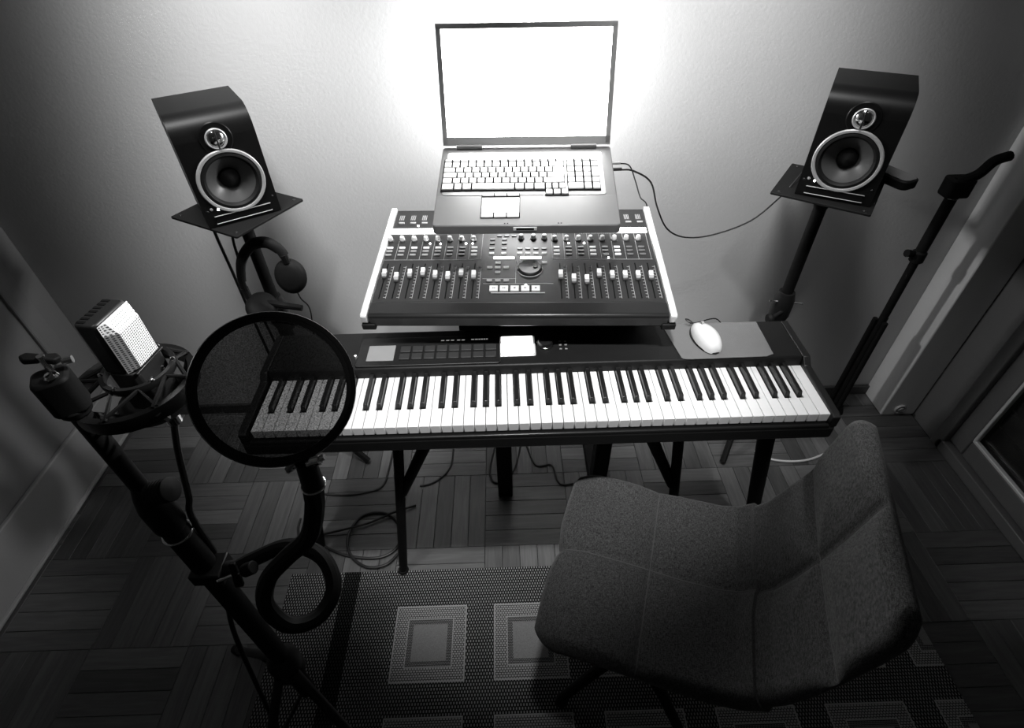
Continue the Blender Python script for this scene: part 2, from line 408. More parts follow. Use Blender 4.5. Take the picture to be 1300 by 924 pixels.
PZ = 0.69
pn = thing('digital_piano', 'long black digital piano with 88 keys on the stand', 'piano', (0, 0, PZ))
KW = 0.0235; X0 = -0.611
bd = MB(); bd.box((-0.004, 0.138, 0.019), (1.262, 0.302, 0.036)); bd.build('case', 'black', pn, 0.006)
for sx, c in ((-1, -0.6245), (1, 0.6185)):
    MB().prism([(-0.012, 0.037), (-0.012, 0.066), (0.0, 0.071), (0.14, 0.074), (0.156, 0.09), (0.288, 0.09), (0.288, 0.037)], -0.0085, 0.0085,
               Matrix.Translation((c, 0, 0)) @ Matrix(((0, 0, 1, 0), (1, 0, 0, 0), (0, 1, 0, 0), (0, 0, 0, 1)))).build('end_cheek', 'black', pn, 0.002)
MB().box((-0.003, -0.008, 0.036), (1.236, 0.008, 0.013)).build('key_slip', 'blacksatin', pn, 0.003)
MB().box((-0.003, 0.07, 0.0388), (1.224, 0.15, 0.003)).build('key_bed', 'groove', pn)
MB().prism([(0.153, 0.0375), (0.153, 0.080), (0.158, 0.0895), (0.288, 0.0905), (0.288, 0.0375)], -0.6155, 0.6095,
           Matrix(((0, 0, 1, 0), (1, 0, 0, 0), (0, 1, 0, 0), (0, 0, 0, 1)))).build('control_panel', 'panel', pn, 0.003)
# white keys: cut-outs for the black keys either side
BW = 0.0128
off = {'C#': (1, -0.0028), 'D#': (2, 0.0028), 'F#': (4, -0.0034), 'G#': (5, 0.0), 'A#': (6, 0.0034)}
L_of = {'D': 'C#', 'E': 'D#', 'G': 'F#', 'A': 'G#', 'B': 'A#'}; R_of = {'C': 'C#', 'D': 'D#', 'F': 'F#', 'G': 'G#', 'A': 'A#'}
idx = {c: i for i, c in enumerate('CDEFGAB')}
def white_mesh(n, cl=True, cr=True):
    i = idx[n]; a, b = 0.0006, KW-0.0006
    la = ra = None
    if cl and n in L_of: k, o_ = off[L_of[n]]; la = (k*KW+o_+BW/2+0.0008) - i*KW
    if cr and n in R_of: k, o_ = off[R_of[n]]; ra = (k*KW+o_-BW/2-0.0008) - i*KW
    yb, yk = 0.1525, 0.0505
    p = [(a+0.0008, 0), (b-0.0008, 0), (b, 0.001)]
    p += [(b, yk), (ra, yk), (ra, yb)] if ra is not None else [(b, yb)]
    p += [(la, yb), (la, yk), (a, yk)] if la is not None else [(a, yb)]
    p += [(a, 0.001)]
    return MB().prism(p, 0, 0.0215).mesh('white_key', 'whitekey', True, 30)
wm = {n: white_mesh(n) for n in 'CDEFGAB'}; wA0 = white_mesh('A', cl=False); wC8 = white_mesh('C', cr=False)
bkm = MB()
vs = [(-BW/2, 0, 0), (BW/2, 0, 0), (BW/2, 0.101, 0), (-BW/2, 0.101, 0), (-0.0044, 0.0065, 0.0115), (0.0044, 0.0065, 0.0115), (0.0047, 0.101, 0.0122), (-0.0047, 0.101, 0.0122)]
bkm.add([(x, y, z-(0.012 if z == 0 else 0)) for x, y, z in vs], [(0, 3, 2, 1), (4, 5, 6, 7), (0, 1, 5, 4), (1, 2, 6, 5), (2, 3, 7, 6), (3, 0, 4, 7)])
bkm = bkm.mesh('black_key', 'blackkey', True, 30)
names = ['A', 'B'] + list('CDEFGAB')*7 + ['C']
for i, n in enumerate(names):
    me = wA0 if i == 0 else wC8 if i == 51 else wm[n]
    put('white_key', me, pn, (X0+i*KW, 0, 0.0435), None, 0.0008, 2)
for oc in range(-1, 7):
    base = X0 + (2 + 7*oc)*KW
    for n, (k, o_) in off.items():
        if oc == -1 and n != 'A#': continue
        put('black_key', bkm, pn, (base+k*KW+o_, 0.0515, 0.065), None, 0.0012, 2)
TOP = 0.0905
fr = MB(); fr.prism(rbox(0.334, 0.100, 0.006), 0, 0.004, Matrix.Translation((-0.251, 0.211, TOP-0.0005)))
fr.build('pad_frame', 'black', pn, 0.0015)
MB().box((-0.3625, 0.2035, TOP+0.0045), (0.063, 0.053, 0.003)).build('touch_plate', 'greypad', pn, 0.0008)
pdm = MB().box((0, 0, 0), (0.0245, 0.0205, 0.006)).mesh('drum_pad', 'pad')
for i in range(8):
    for j in range(2):
        put('drum_pad', pdm, pn, (-0.306+i*0.0285, 0.1875+j*0.0255, TOP+0.0055), None, 0.0015, 2)
pr = MB()
for i, x in enumerate((-0.222, -0.210, -0.1985, -0.184, -0.173)):
    pr.prism([(-0.004, -0.0012), (0.003, -0.0016), (0.0045, 0.0016), (-0.003, 0.0018)], 0, 0.0004, Matrix.Translation((x, 0.245, TOP+0.0036)))
for x in (-0.150, -0.141, -0.134, -0.128, -0.122, -0.116):
    pr.box((x, 0.246, TOP+0.0038), (0.0045 if x > -0.14 else 0.007, 0.0028, 0.0006))
pr.build('printed_icons', 'buttonlit', pn)['kind'] = 'stuff'
for x, y in ((-0.397, 0.256), (-0.424, 0.203), (-0.146, 0.2485)):
    MB().lathe([(0, 0.0018), (0.0012, 0.0014), (0.0018, 0)], Matrix.Translation((x, y, TOP+0.0)), 10).build('indicator_light', 'led', pn)
MB().prism(rbox(0.086, 0.072, 0.004), 0, 0.003, Matrix.Translation((-0.044, 0.219, TOP-0.0005))).build('display_bezel', 'alu', pn, 0.001)
MB().box((-0.044, 0.222, TOP+0.0035), (0.074, 0.06, 0.003)).build('display', 'lcd', pn, 0.0006)
jk = MB().lathe([(0.019, 0), (0.018, 0.008), (0.0165, 0.012), (0.0125, 0.0135), (0, 0.0125)], Matrix.Translation((0.023, 0.225, TOP)), 32)
jk.build('data_knob', 'blacksatin', pn)
torus(MB(), (0.023, 0.225, TOP+0.002), 0.0192, 0.001).build('chrome_ring', 'chrome', pn)
sb = MB().box((0, 0, 0), (0.006, 0.0035, 0.003)).mesh('panel_button', 'button')
for x in (0.058, 0.071):
    for y in (0.205, 0.219, 0.233): put('panel_button', sb, pn, (x, y, TOP+0.001), None, 0.0006, 1)

# ---------------------------------------------------------------- mouse mat + mouse
mp = tag(MB().prism([(-0.118, 0.062), (-0.100, -0.062)] + [(-0.1+0.02*(1-math.cos(R(a))), -0.062-0.006*math.sin(R(a))) for a in (30, 60, 90)] + [(0.095, -0.066), (0.113, -0.058), (0.116, 0.062)], 0, 0.0018)
         .build('mouse_mat', 'mousepad', None, 0.0006, (0.431, 0.223, PZ+TOP+0.0002)), 'grey mouse mat lying on the right end of the piano top', 'mouse mat')
ms = thing('computer_mouse', 'white computer mouse on the grey mat', 'mouse', (0.402, 0.220, PZ+TOP+0.0022), (0, 0, R(10)))
mm = MB(); nu, nv = 18, 10; vs = []; fs = []
for i in range(nu+1):
    t = i/nu; y = -0.052+0.104*t
    hw = 0.029*(math.sin(math.pi*min(1, max(0, t*0.94+0.03)))**0.42)*(0.92+0.14*(1-t)); hh = 0.033*(math.sin(math.pi*(0.06+0.9*t**0.85))**0.6)
    for j in range(nv+1):
        a = math.pi*j/nv
        vs.append((hw*math.cos(a), y, 0.003+hh*math.sin(a)**0.8))
for i in range(nu):
    for j in range(nv): fs.append((i*(nv+1)+j, i*(nv+1)+j+1, (i+1)*(nv+1)+j+1, (i+1)*(nv+1)+j))
fs += [[j for j in range(nv+1)], [nu*(nv+1)+j for j in range(nv+1)][::-1]] + [(i*(nv+1), (i+1)*(nv+1), (i+1)*(nv+1)+nv, i*(nv+1)+nv) for i in range(nu)]
mm.add(vs, fs); mm.build('shell', 'mouse', ms, ang=60)
MB().prism([(0.031*math.cos(R(a)), 0.054*math.sin(R(a))) for a in range(0, 360, 15)], 0, 0.005).build('base_rim', 'black', ms, 0.001)
MB().cyl((-0.003, 0.028, 0.028), (0.003, 0.028, 0.028), 0.006, None, 14).build('scroll_wheel', 'silver', ms)
MB().tube([(0, 0.05, 0.006), (-0.012, 0.066, 0.012), (-0.022, 0.066, 0.016), (-0.014, 0.055, 0.012), (0.01, 0.062, 0.004), (0.06, 0.066, 0.004), (0.09, 0.062, -0.03)], 0.0016, 6).build('mouse_cord', 'cable', ms)

# ---------------------------------------------------------------- mixer stand
st = thing('mixer_stand', 'black stand behind the piano holding up the mixing console', 'stand', (0, 0.42, 0))
ti = R(6)
MB().box((0, 0, 0), (0.52, 0.34, 0.02)).build('top_plate', 'blackmatt', st, 0.003, (-0.04, 0.01, 0.858), (ti, 0, R(-2.7)))
MB().box((0.045, -0.08, 0.66), (0.47, 0.016, 0.34)).build('front_panel', 'blackmatt', st, 0.002)
for x in (-0.09, 0.23):
    MB().box((x, -0.07, 0.415), (0.05, 0.05, 0.83)).build('leg', 'blackmatt', st, 0.004)
    MB().box((x, 0.045, 0.0125), (0.05, 0.28, 0.025)).build('foot', 'blackmatt', st, 0.004)
    MB().box((x, 0.02, 0.835), (0.05, 0.3, 0.02)).build('bracket', 'blackmatt', st, 0.003, None, None)

# ---------------------------------------------------------------- mixing console
mx = thing('mixing_console', 'black mixing console with sixteen faders and white side rails', 'mixer', (-0.043, 0.195, 0.885), (R(6), 0, R(-2.7)))
MH = 0.016
body = MB(); body.box((0, 0.236, -0.014), (0.668, 0.376, 0.024)); body.build('chassis', 'black', mx, 0.002)
MB().box((0, 0.2375, -0.001), (0.668, 0.375, 0.003)).build('top_panel', 'mixpanel', mx, 0.0006)
MB().prism([(0.001, -0.028), (0.0, 0.0), (0.006, 0.0055), (0.045, 0.0065), (0.0485, 0.001), (0.0485, -0.028)], -0.334, 0.334,
           Matrix(((0, 0, 1, 0), (1, 0, 0, 0), (0, 1, 0, 0), (0, 0, 0, 1)))).build('arm_rest', 'blacksatin', mx, 0.003)
for sx in (-1, 1):
    MB().prism([(0.0, -0.016), (-0.003, 0.003), (0.002, 0.008), (0.05, 0.009), (0.425, 0.009), (0.425, -0.026), (0.04, -0.026)], -0.0075, 0.0075,
               Matrix.Translation((sx*0.3425, 0, 0)) @ Matrix(((0, 0, 1, 0), (1, 0, 0, 0), (0, 1, 0, 0), (0, 0, 0, 1)))).build('side_rail', 'alu', mx, 0.002)
    MB().box((sx*0.336, 0.014, -0.028), (0.032, 0.034, 0.016)).build('corner_guard', 'rubber', mx, 0.003)
CX = [-0.320+0.0306*i for i in range(8)] + [0.1005+0.0302*i for i in range(8)]
CYV = [0.1466, 0.134, 0.1462, 0.1514, 0.1409, 0.1364, 0.1498, 0.1405, 0.1415, 0.1263, 0.1232, 0.1463, 0.1383, 0.1381, 0.138, 0.1378]
capm = MB(); capm.prism([(-0.0095, 0.004), (-0.0075, 0.013), (-0.0012, 0.0105), (0.0012, 0.0105), (0.0075, 0.0145), (0.0095, 0.006), (0.0095, 0.004)], -0.0052, 0.0052, Matrix(((0, 0, 1, 0), (1, 0, 0, 0), (0, 1, 0, 0), (0, 0, 0, 1))))
capm = capm.mesh('fader_cap', 'cap', True, 25)
skm = MB().box((0, -0.002, 0.0025), (0.0115, 0.024, 0.005)).mesh('fader_skirt', 'capdark')
slm = MB().box((0, 0, 0), (0.0026, 0.128, 0.0012)).mesh('fader_slot', 'groove', False)
tkm = MB()
for q in range(11): tkm.box((0.0125, -0.055+q*0.011, 0), (0.006 if q % 2 == 0 else 0.004, 0.0009, 0.0006))
tkm.box((0.0155, 0.0, 0), (0.0009, 0.118, 0.0006)); tkm = tkm.mesh('scale_marks', 'print', False)
knm = MB().lathe([(0.0068, 0), (0.0064, 0.006), (0.0056, 0.012), (0.0044, 0.0135), (0, 0.0135)], None, 18).mesh('knob', 'cap')
ksm = MB().lathe([(0.0085, 0), (0.0082, 0.003), (0.0066, 0.004)], None, 18).mesh('knob_skirt', 'capdark')
btm = MB().box((0, 0, 0.001), (0.0150, 0.0068, 0.0035)).mesh('channel_button', 'button')
btl = MB().box((0, 0, 0.001), (0.0150, 0.0068, 0.0035)).mesh('channel_button', 'buttonlit')
btd = MB().box((0, 0, 0.001), (0.0150, 0.0068, 0.0035)).mesh('channel_button', 'buttondim')
for i, (x, y) in enumerate(zip(CX, CYV)):
    put('fader_slot', slm, mx, (x, 0.127, 0.0006))
    put('scale_marks', tkm, mx, (x, 0.122, 0.0008))['kind'] = 'stuff'
    put('fader_skirt', skm, mx, (x, y, 0.001), None, 0.0008, 1)
    put('fader_cap', capm, mx, (x, y, 0.001), None, 0.0008, 2)
    put('knob_skirt', ksm, mx, (x-0.010, 0.286, 0.0005))
    put('knob', knm, mx, (x-0.010, 0.286, 0.0005))
    for k, y2 in enumerate((0.2548, 0.2402, 0.2255)):
        lit = i in (7, 8, 11, 13) or (k == 0 and i < 5)
        put('channel_button', btl if lit else btm if i not in (14, 15) else btd, mx, (x-0.006, y2, 0.0005), None, 0.0008, 1)
    put('channel_button', btm, mx, (x+0.006, 0.364, 0.0005), None, 0.0008, 1)
pl = MB()
for i in range(9): pl.box((-0.3385+0.0306*i+0.0005, 0.262, 0.0008), (0.0008, 0.11, 0.0004))
for i in range(9): pl.box((0.0832+0.0302*i, 0.262, 0.0008), (0.0008, 0.11, 0.0004))
pl.box((-0.213, 0.206, 0.0008), (0.245, 0.0009, 0.0004)); pl.box((0.205, 0.206, 0.0008), (0.245, 0.0009, 0.0004))
pl.box((0.0, 0.115, 0.0008), (0.165, 0.0008, 0.0004)); pl.box((-0.006, 0.16, 0.0008), (0.0008, 0.09, 0.0004)); pl.box((-0.045, 0.133, 0.0008), (0.08, 0.0008, 0.0004))
for i in range(16):
    for q in range(4): pl.box((CX[i]-0.004+0.0035*q+0.002, 0.389, 0.0008), (0.0012, 0.022, 0.0004))
pl.build('printed_lines', 'print', mx, smooth=False)['kind'] = 'stuff'
for x0, x1 in ((-0.346+0.012, -0.121), (0.0804, 0.1082), (0.1551, 0.329)):
    MB().box(((x0+x1)/2, 0.3255, 0.002), (x1-x0, 0.021, 0.004)).build('display_strip', 'lit', mx, 0.001)
def btn(x, y, me, name='button'): return put(name, me, mx, (x, y, 0.0005), None, 0.0008, 1)
cbl = MB().box((0, 0, 0.001), (0.0130, 0.0075, 0.0035))
cm, cd, cl_ = (MB().box((0, 0, 0.001), (0.0130, 0.0075, 0.0035)).mesh('button', k) for k in ('button', 'buttondim', 'buttonlit'))
for x in (-0.0675, -0.037):
    btn(x, 0.2884, cd); btn(x, 0.271, cd); btn(x, 0.2497, cm); btn(x, 0.2305, cl_)
for x in (0.0028, 0.0226, 0.0429, 0.0635): btn(x, 0.249, cm); btn(x, 0.2307, cl_)
for x in (-0.0505, -0.0315, -0.0125): btn(x, 0.3040, cd)
btn(0.0635, 0.1936, cl_)
MB().box((-0.036, 0.2115, 0.002), (0.052, 0.007, 0.004)).build('lit_button_bar', 'lit', mx, 0.001)
MB().box((0.030, 0.2115, 0.002), (0.052, 0.007, 0.004)).build('lit_button_bar', 'lit', mx, 0.001)
for x, y in ((-0.0502, 0.1929), (-0.0694, 0.175), (-0.0502, 0.1749), (-0.0297, 0.1748), (-0.0495, 0.1561)): btn(x, y, cl_ if y != 0.1561 else cm, 'arrow_button')
for x in (-0.068, -0.0483, -0.0283): btn(x, 0.1257, cm)
trm = MB().box((0, 0, 0.0015), (0.0195, 0.0185, 0.005)).mesh('transport_button', 'cap')
for i, x in enumerate((-0.0566, -0.0325, -0.0078, 0.0168, 0.0412)):
    t = btn(x, 0.0955, trm, 'transport_button')
    s_ = MB(); z = 0.0042
    tri = lambda cx, d: s_.prism([(cx-d*0.0017, 0), (cx+d*0.0017, 0.0018), (cx+d*0.0017, -0.0018)][::1], z-0.0002, z+0.0002)
    if i == 0: tri(-0.002, 1); tri(0.0018, 1)
    elif i == 1: tri(-0.002, -1); tri(0.0018, -1)
    elif i in (2, 4): s_.prism(rbox(0.0042, 0.0036, 0.0012 if i == 4 else 0.0003, 3), z-0.0002, z+0.0002)
    else: s_.prism([(-0.002, 0.0024), (-0.002, -0.0024), (0.0026, 0)], z-0.0002, z+0.0002)
    s_.build('transport_symbol', 'black', t, smooth=False)
MB().box((0, 0.0815, 0.001), (0.125, 0.0025, 0.002)).build('transport_ledge', 'print', mx)
jw = MB().lathe([(0.029, 0), (0.0285, 0.006), (0.026, 0.0085), (0.012, 0.0065), (0, 0.006)], Matrix.Translation((0.0278, 0.170, 0)), 40); jw = jw.build('jog_wheel', 'blacksatin', mx)
MB().lathe([(0.0055, 0), (0.005, 0.0015), (0, 0.0005)], Matrix.Translation((0.0410, 0.170, 0.0078)), 16).build('finger_dimple', 'button', jw)
torus(MB(), (0.0278, 0.170, 0.0008), 0.0302, 0.0008).build('jog_ring', 'print', mx)
for x in (0.0054, 0.0368, 0.0643): put('knob', knm, mx, (x, 0.292, 0.0005)); put('knob_skirt', ksm, mx, (x, 0.292, 0.0005))
for x, y in ((0.018, 0.1085), (0.2205, 0.2115), (-0.268, 0.352), (-0.2265, 0.272), (-0.2, 0.272), (-0.135, 0.272), (-0.118, 0.272), (0.126, 0.272), (0.165, 0.272)):
    MB().lathe([(0, 0.0022), (0.0016, 0.0017), (0.0024, 0)], Matrix.Translation((x, y, 0.001)), 10).build('indicator_light', 'led', mx)

# ---------------------------------------------------------------- laptop riser + laptop
lyaw = R(-2.6)
rs = thing('laptop_riser', 'black riser hidden under the laptop, standing on the mixing console', 'riser', (-0.022, 0.50, 0.93), (0, 0, lyaw))
MB().box((0, 0, 0), (0.34, 0.20, 0.008)).build('shelf_plate', 'blackmatt', rs, 0.002, (0, -0.03, 0.150), (R(14), 0, 0))
for x in (-0.13, 0.13): MB().box((x, 0.055, 0.083), (0.02, 0.012, 0.164)).build('leg', 'blackmatt', rs, 0.002)
lp = thing('laptop', 'open silver laptop with a glowing white screen above the mixer', 'laptop', (-0.02, 0.281, 1.056), (R(14), 0, lyaw))
LW, LD = 0.398, 0.272
bs = MB(); bs.prism([(x, y+LD/2) for x, y in rbox(LW, LD, 0.008)], -0.017, 0.006); bs.build('base', 'lapbez', lp, 0.002)
pl_ = MB(); pl_.prism([(x, y+0.048) for x, y in rbox(LW-0.003, 0.093, 0.004)], 0.006, 0.0072); pl_.build('palm_rest', 'lappalm', lp, 0.0006)
kdk = MB(); kdk.prism([(x-0.005, y+0.1735) for x, y in rbox(0.362, 0.152, 0.006)], 0.006, 0.0072); kdk.build('keyboard_deck', 'lapdeck', lp, 0.0006)
well = MB(); well.box((-0.0515, 0.1655, 0.0074), (0.278, 0.115, 0.0008)); well.box((0.1285, 0.1655, 0.0074), (0.074, 0.115, 0.0008)); well.box((0.068, 0.102, 0.0074), (0.052, 0.02, 0.0008)); well.build('key_well', 'lapdark', lp)
kc = {}
def lkey(x0, x1, y0, y1):
    wx, wy = round(x1-x0-0.0034, 4), round(y1-y0-0.0034, 4)
    if (wx, wy) not in kc: kc[(wx, wy)] = MB().box((0, 0, 0), (wx, wy, 0.0045)).mesh('key', 'lapkey')
    put('key', kc[(wx, wy)], lp, ((x0+x1)/2, (y0+y1)/2, 0.0088), None, 0.0007, 1)
KX = -0.1895; ys = [0.2215, 0.2105, 0.1912, 0.1725, 0.1540, 0.1350, 0.1085]
kr = [[1.0]*15, [1.0]*13+[1.9], [1.5]+[1.0]*12+[-1.4], [1.75]+[1.0]*12+[-1.15], [1.25]+[1.0]*11+[2.65], [1.5, 1, 1.15, 5.2, 1.15, 1.15, 1.35]]
for r_, ws in enumerate(kr):
    y1, y0 = ys[r_], ys[r_+1]
    if r_ == 5: y0 = 0.1130
    tot = sum(abs(a) for a in ws); u = (0.2765)/tot; x = KX
    if r_ == 5: u = 0.232/ sum(ws)
    for a in ws:
        d = abs(a)*u
        if a > 0: lkey(x, x+d, y0, y1)
        x += d
lkey(KX+0.2765-0.027, KX+0.2765, ys[4], ys[2])
for i in range(3): lkey(0.0425+i*0.0172, 0.0425+(i+1)*0.0172, 0.0955, 0.1135)
for i in range(3): lkey(0.0425+i*0.0150, 0.0425+(i+1)*0.0150, 0.1145, 0.1345)
for r_ in range(5):
    y1, y0 = ys[r_], ys[r_+1]
    for c_ in range(4):
        if c_ == 3 and r_ in (3,): continue
        if c_ == 3 and r_ == 2: y0_ = ys[4]
        else: y0_ = y0
        lkey(0.0920+c_*0.0184, 0.0920+(c_+1)*0.0184, y0_, y1)
lkey(0.0920, 0.0920+0.0368, 0.113, ys[5]); lkey(0.1288, 0.1472, 0.113, ys[5]); lkey(0.1472, 0.1656, 0.113, ys[5])
MB().box((-0.0555, 0.0635, 0.0074), (0.082, 0.049, 0.0014)).build('touchpad', 'lapkey', lp, 0.0005)
MB().box((-0.0555, 0.0625, 0.0070), (0.085, 0.082, 0.0012)).build('touchpad_surround', 'lapdark', lp)
tbm = MB().box((0, 0, 0.0085), (0.0255, 0.0125, 0.0024)).mesh('touchpad_button', 'lapkey')
for i in range(3):
    put('touchpad_button', tbm, lp, (-0.0835+i*0.0278, 0.030, 0), None, 0.0006, 1)
    put('touchpad_button', tbm, lp, (-0.0835+i*0.0278, 0.0985, 0), None, 0.0006, 1)
for x in (-0.074, 0.042): MB().box((x, 0.2405, 0.0073), (0.022, 0.006, 0.0012)).build('speaker_slot', 'lapbez', lp)
MB().box((-0.002, -0.0002, -0.002), (0.05, 0.002, 0.009)).build('lid_latch', 'alu', lp, 0.0006)
MB().box((-0.002, -0.0014, -0.002), (0.038, 0.002, 0.005)).build('latch_opening', 'lapdark', lp)
fl_ = MB()
for x in (-0.045, -0.039, 0.068, 0.074): fl_.box((x, 0.006, 0.0072), (0.003, 0.0025, 0.0006))
fl_.build('status_marks', 'lapdark', lp)
for x in (-0.135, 0.135): MB().cyl((x-0.03, 0.268, 0.010), (x+0.03, 0.268, 0.010), 0.006, None, 14).build('hinge', 'lapbez', lp)
# lid: leans slightly back from vertical
lid = bpy.data.objects.new('lid', None); COL.objects.link(lid); lid.parent = lp; lid.location = (0.0, 0.268, 0.010); lid.rotation_euler = (R(-27.0), 0, 0)
LH = 0.245
T = Matrix(((1, 0, 0, 0), (0, 0, -1, 0), (0, 1, 0, 0), (0, 0, 0, 1)))
bz = MB(); bz.prism([(x, y+LH/2+0.004) for x, y in rbox(0.394, LH, 0.006)], -0.011, -0.0005, T); bz.build('lid_shell', 'lapbez', lid, 0.002)
fb = MB(); h = LH+0.004
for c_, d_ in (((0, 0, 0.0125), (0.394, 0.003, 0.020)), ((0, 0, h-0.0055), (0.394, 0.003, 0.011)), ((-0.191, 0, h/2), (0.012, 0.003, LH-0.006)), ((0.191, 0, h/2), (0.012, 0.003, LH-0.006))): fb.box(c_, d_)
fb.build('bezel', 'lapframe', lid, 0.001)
MB().box((0, -0.0004, h/2+0.005), (0.372, 0.002, LH-0.028)).build('screen', 'screen', lid, smooth=False)

# ---------------------------------------------------------------- speaker stands + monitors
def speaker_stand(loc, plate_rot, plate_z, label, clamp_z, knob_side, leg_a):
    t = thing('speaker_stand', label, 'speaker stand', loc, (0, 0, 0), 'speaker stands')
    MB().cyl((0, 0, 0.42), (0, 0, plate_z-0.03), 0.0165, None, 18).build('upper_pole', 'blackmatt', t)
    MB().cyl((0, 0, 0.06), (0, 0, clamp_z), 0.021, None, 18).build('lower_pole', 'blackmatt', t)
    MB().lathe([(0.0, -0.05), (0.024, -0.05), (0.030, -0.03), (0.030, 0.03), (0.023, 0.055), (0.0, 0.055)], Matrix.Translation((0, 0, clamp_z)), 20).build('collar', 'black', t)
    kn = MB(); kn.cyl((0, -0.02, clamp_z), (knob_side*0.045, -0.045, clamp_z-0.01), 0.006, None, 10); kn.lathe([(0, -0.008), (0.014, -0.008), (0.017, 0), (0.014, 0.008), (0, 0.008)], Matrix.Translation((knob_side*0.05, -0.045, clamp_z-0.012)) @ Matrix.Rotation(R(90), 4, 'Y'), 10)
    kn.build('clamp_knob', 'blackmatt', t)
    MB().cyl((-0.05, -0.01, clamp_z+0.03), (0.05, -0.02, clamp_z+0.022), 0.0028, None, 8).build('locking_pin', 'chrome', t)
    for k in range(3):
        a = R(leg_a+120*k)
        MB().tube([(0.018*math.cos(a), 0.018*math.sin(a), 0.16), (0.09*math.cos(a), 0.09*math.sin(a), 0.08), (0.17*math.cos(a), 0.17*math.sin(a), 0.012)], 0.011, 8).build('leg', 'blackmatt', t)
    p = MB(); p.prism(rbox(0.236, 0.222, 0.004, 3), plate_z-0.006, plate_z, Matrix.Rotation(plate_rot, 4, 'Z')); 
    p.build('plate', 'blackmatt', t, 0.001)
    MB().lathe([(0.018, -0.05), (0.022, -0.03), (0.05, -0.012), (0.05, 0)], Matrix.Translation((0, 0, plate_z-0.006)), 20).build('plate_boss', 'blackmatt', t)
    for sx in (-1, 1):
        for sy in (-1, 1):
            v = Matrix.Rotation(plate_rot, 4, 'Z') @ Vector((sx*0.100, sy*0.095, 0))
            MB().lathe([(0, 0.0022), (0.003, 0.0018), (0.0045, 0)], Matrix.Translation((v.x, v.y, plate_z)), 12).build('screw', 'blacksatin', t)
    return t
def monitor(loc, yaw, label):
    """two-way powered monitor: W .172, H .25, D .19; front faces local -y, base at z 0"""
    t = thing('monitor_speaker', label, 'speaker', loc, (0, 0, yaw), 'monitor speakers')
    W, H, D = 0.172, 0.25, 0.19
    prof = [(0, 0), (0, 0.198)] + [(0.052*(1-math.cos(R(a))), 0.198+0.052*math.sin(R(a))) for a in (15, 30, 45, 60, 75, 90)] + [(D, H), (D, 0)]
    cb = MB(); n = len(prof)
    vs = [(x, a, b) for x in (-W/2, W/2) for a, b in prof]
    cb.add(vs, [list(range(n))[::-1], list(range(n, 2*n))] + [(i, (i+1) % n, n+(i+1) % n, n+i) for i in range(1, n)])
    # front baffle with a round opening for the woofer
    zc, ro, zt = 0.098, 0.0665, 0.198
    cor = [math.atan2(b-zc, a) for a, b in ((W/2, 0), (W/2, zt), (-W/2, zt), (-W/2, 0))]
    an = sorted([2*math.pi*k/56-math.pi for k in range(56)] + cor)
    vs = []
    for a in an:
        c, q = math.cos(a), math.sin(a)
        k = min((W/2)/abs(c) if abs(c) > 1e-9 else 9, (zt-zc)/q if q > 1e-9 else 9, zc/-q if q < -1e-9 else 9)
        vs += [(ro*c, 0, zc+ro*q), (k*c, 0, zc+k*q), (ro*c, 0.012, zc+ro*q)]
    m_ = len(an); fs = []
    for i in range(m_):
        j = (i+1) % m_
        fs += [(3*i, 3*j, 3*j+1, 3*i+1), (3*i, 3*i+2, 3*j+2, 3*j)]
    cb.add(vs, fs); cb.build('cabinet', 'cabinet', t, ang=28)
    F = lambda x, z, y=0.0: Matrix.Translation((x, y, z)) @ Matrix.Rotation(R(90), 4, 'X')
    MB().lathe([(0.0655, -0.002), (0.0745, 0.0), (0.0745, 0.003), (0.0725, 0.0048), (0.0675, 0.0045), (0.0655, 0.001)], F(0.0, 0.098), 56, closed=True).build('woofer_ring', 'silver', t)
    MB().lathe([(0.0660, 0.0012), (0.0635, 0.0036), (0.059, 0.0042), (0.0555, 0.001), (0.0535, -0.004)], F(0, 0.098), 48, caps=False).build('woofer_surround', 'rubber', t)
    MB().lathe([(0.0538, -0.004), (0.048, -0.007), (0.033, -0.018), (0.021, -0.027), (0.0, -0.028)], F(0, 0.098), 48, caps=False).build('woofer_cone', 'cone', t)
    MB().lathe([(0.0235, -0.025), (0.021, -0.019), (0.013, -0.014), (0.0, -0.012)], F(0, 0.098), 32).build('dust_cap', 'blackmatt', t)
    wg = MB().lathe([(0.036, 0.0), (0.034, 0.0018), (0.027, 0.0008), (0.0225, 0.0012)], F(0.0, 0.196), 40, caps=False); wg.build('waveguide', 'cabinet', t)
    MB().lathe([(0.0185, 0.001), (0.0225, 0.001), (0.0232, 0.004), (0.021, 0.0058), (0.0185, 0.0045)], F(0.0, 0.196), 36, closed=True).build('tweeter_ring', 'silver', t)
    MB().lathe([(0.0187, 0.0022), (0.0165, 0.0048), (0.010, 0.0078), (0, 0.0090)], F(0, 0.196), 28).build('tweeter_dome', 'chrome', t)
    br = MB(); br.box((0, -0.0095, 0.196), (0.0035, 0.002, 0.042)); br.build('tweeter_bridge', 'black', t, 0.0006)
    pt = MB(); pt.box((0.0, -0.0006, 0.0165), (0.128, 0.003, 0.016)); pt.build('bass_port', 'groove', t)
    for z in (0.0255, 0.0075): MB().box((0.0, -0.0022, z), (0.132, 0.0036, 0.0016)).build('port_lip', 'silver' if z < 0.01 else 'button', t, 0.0006)
    MB().lathe([(0, 0.0026), (0.0016, 0.002), (0.0024, 0)], F(-0.052, 0.040), 12).build('power_light', 'led', t)
    MB().lathe([(0, 0.0026), (0.003, 0.002), (0.0036, 0)], F(-0.066, 0.044), 12).build('badge', 'button', t)
    for x in (-0.076, 0.076): MB().lathe([(0, 0.001), (0.0022, 0.0008), (0.003, 0)], F(x, 0.04), 10).build('screw', 'blacksatin', t)
    return t
PLZ = 0.986
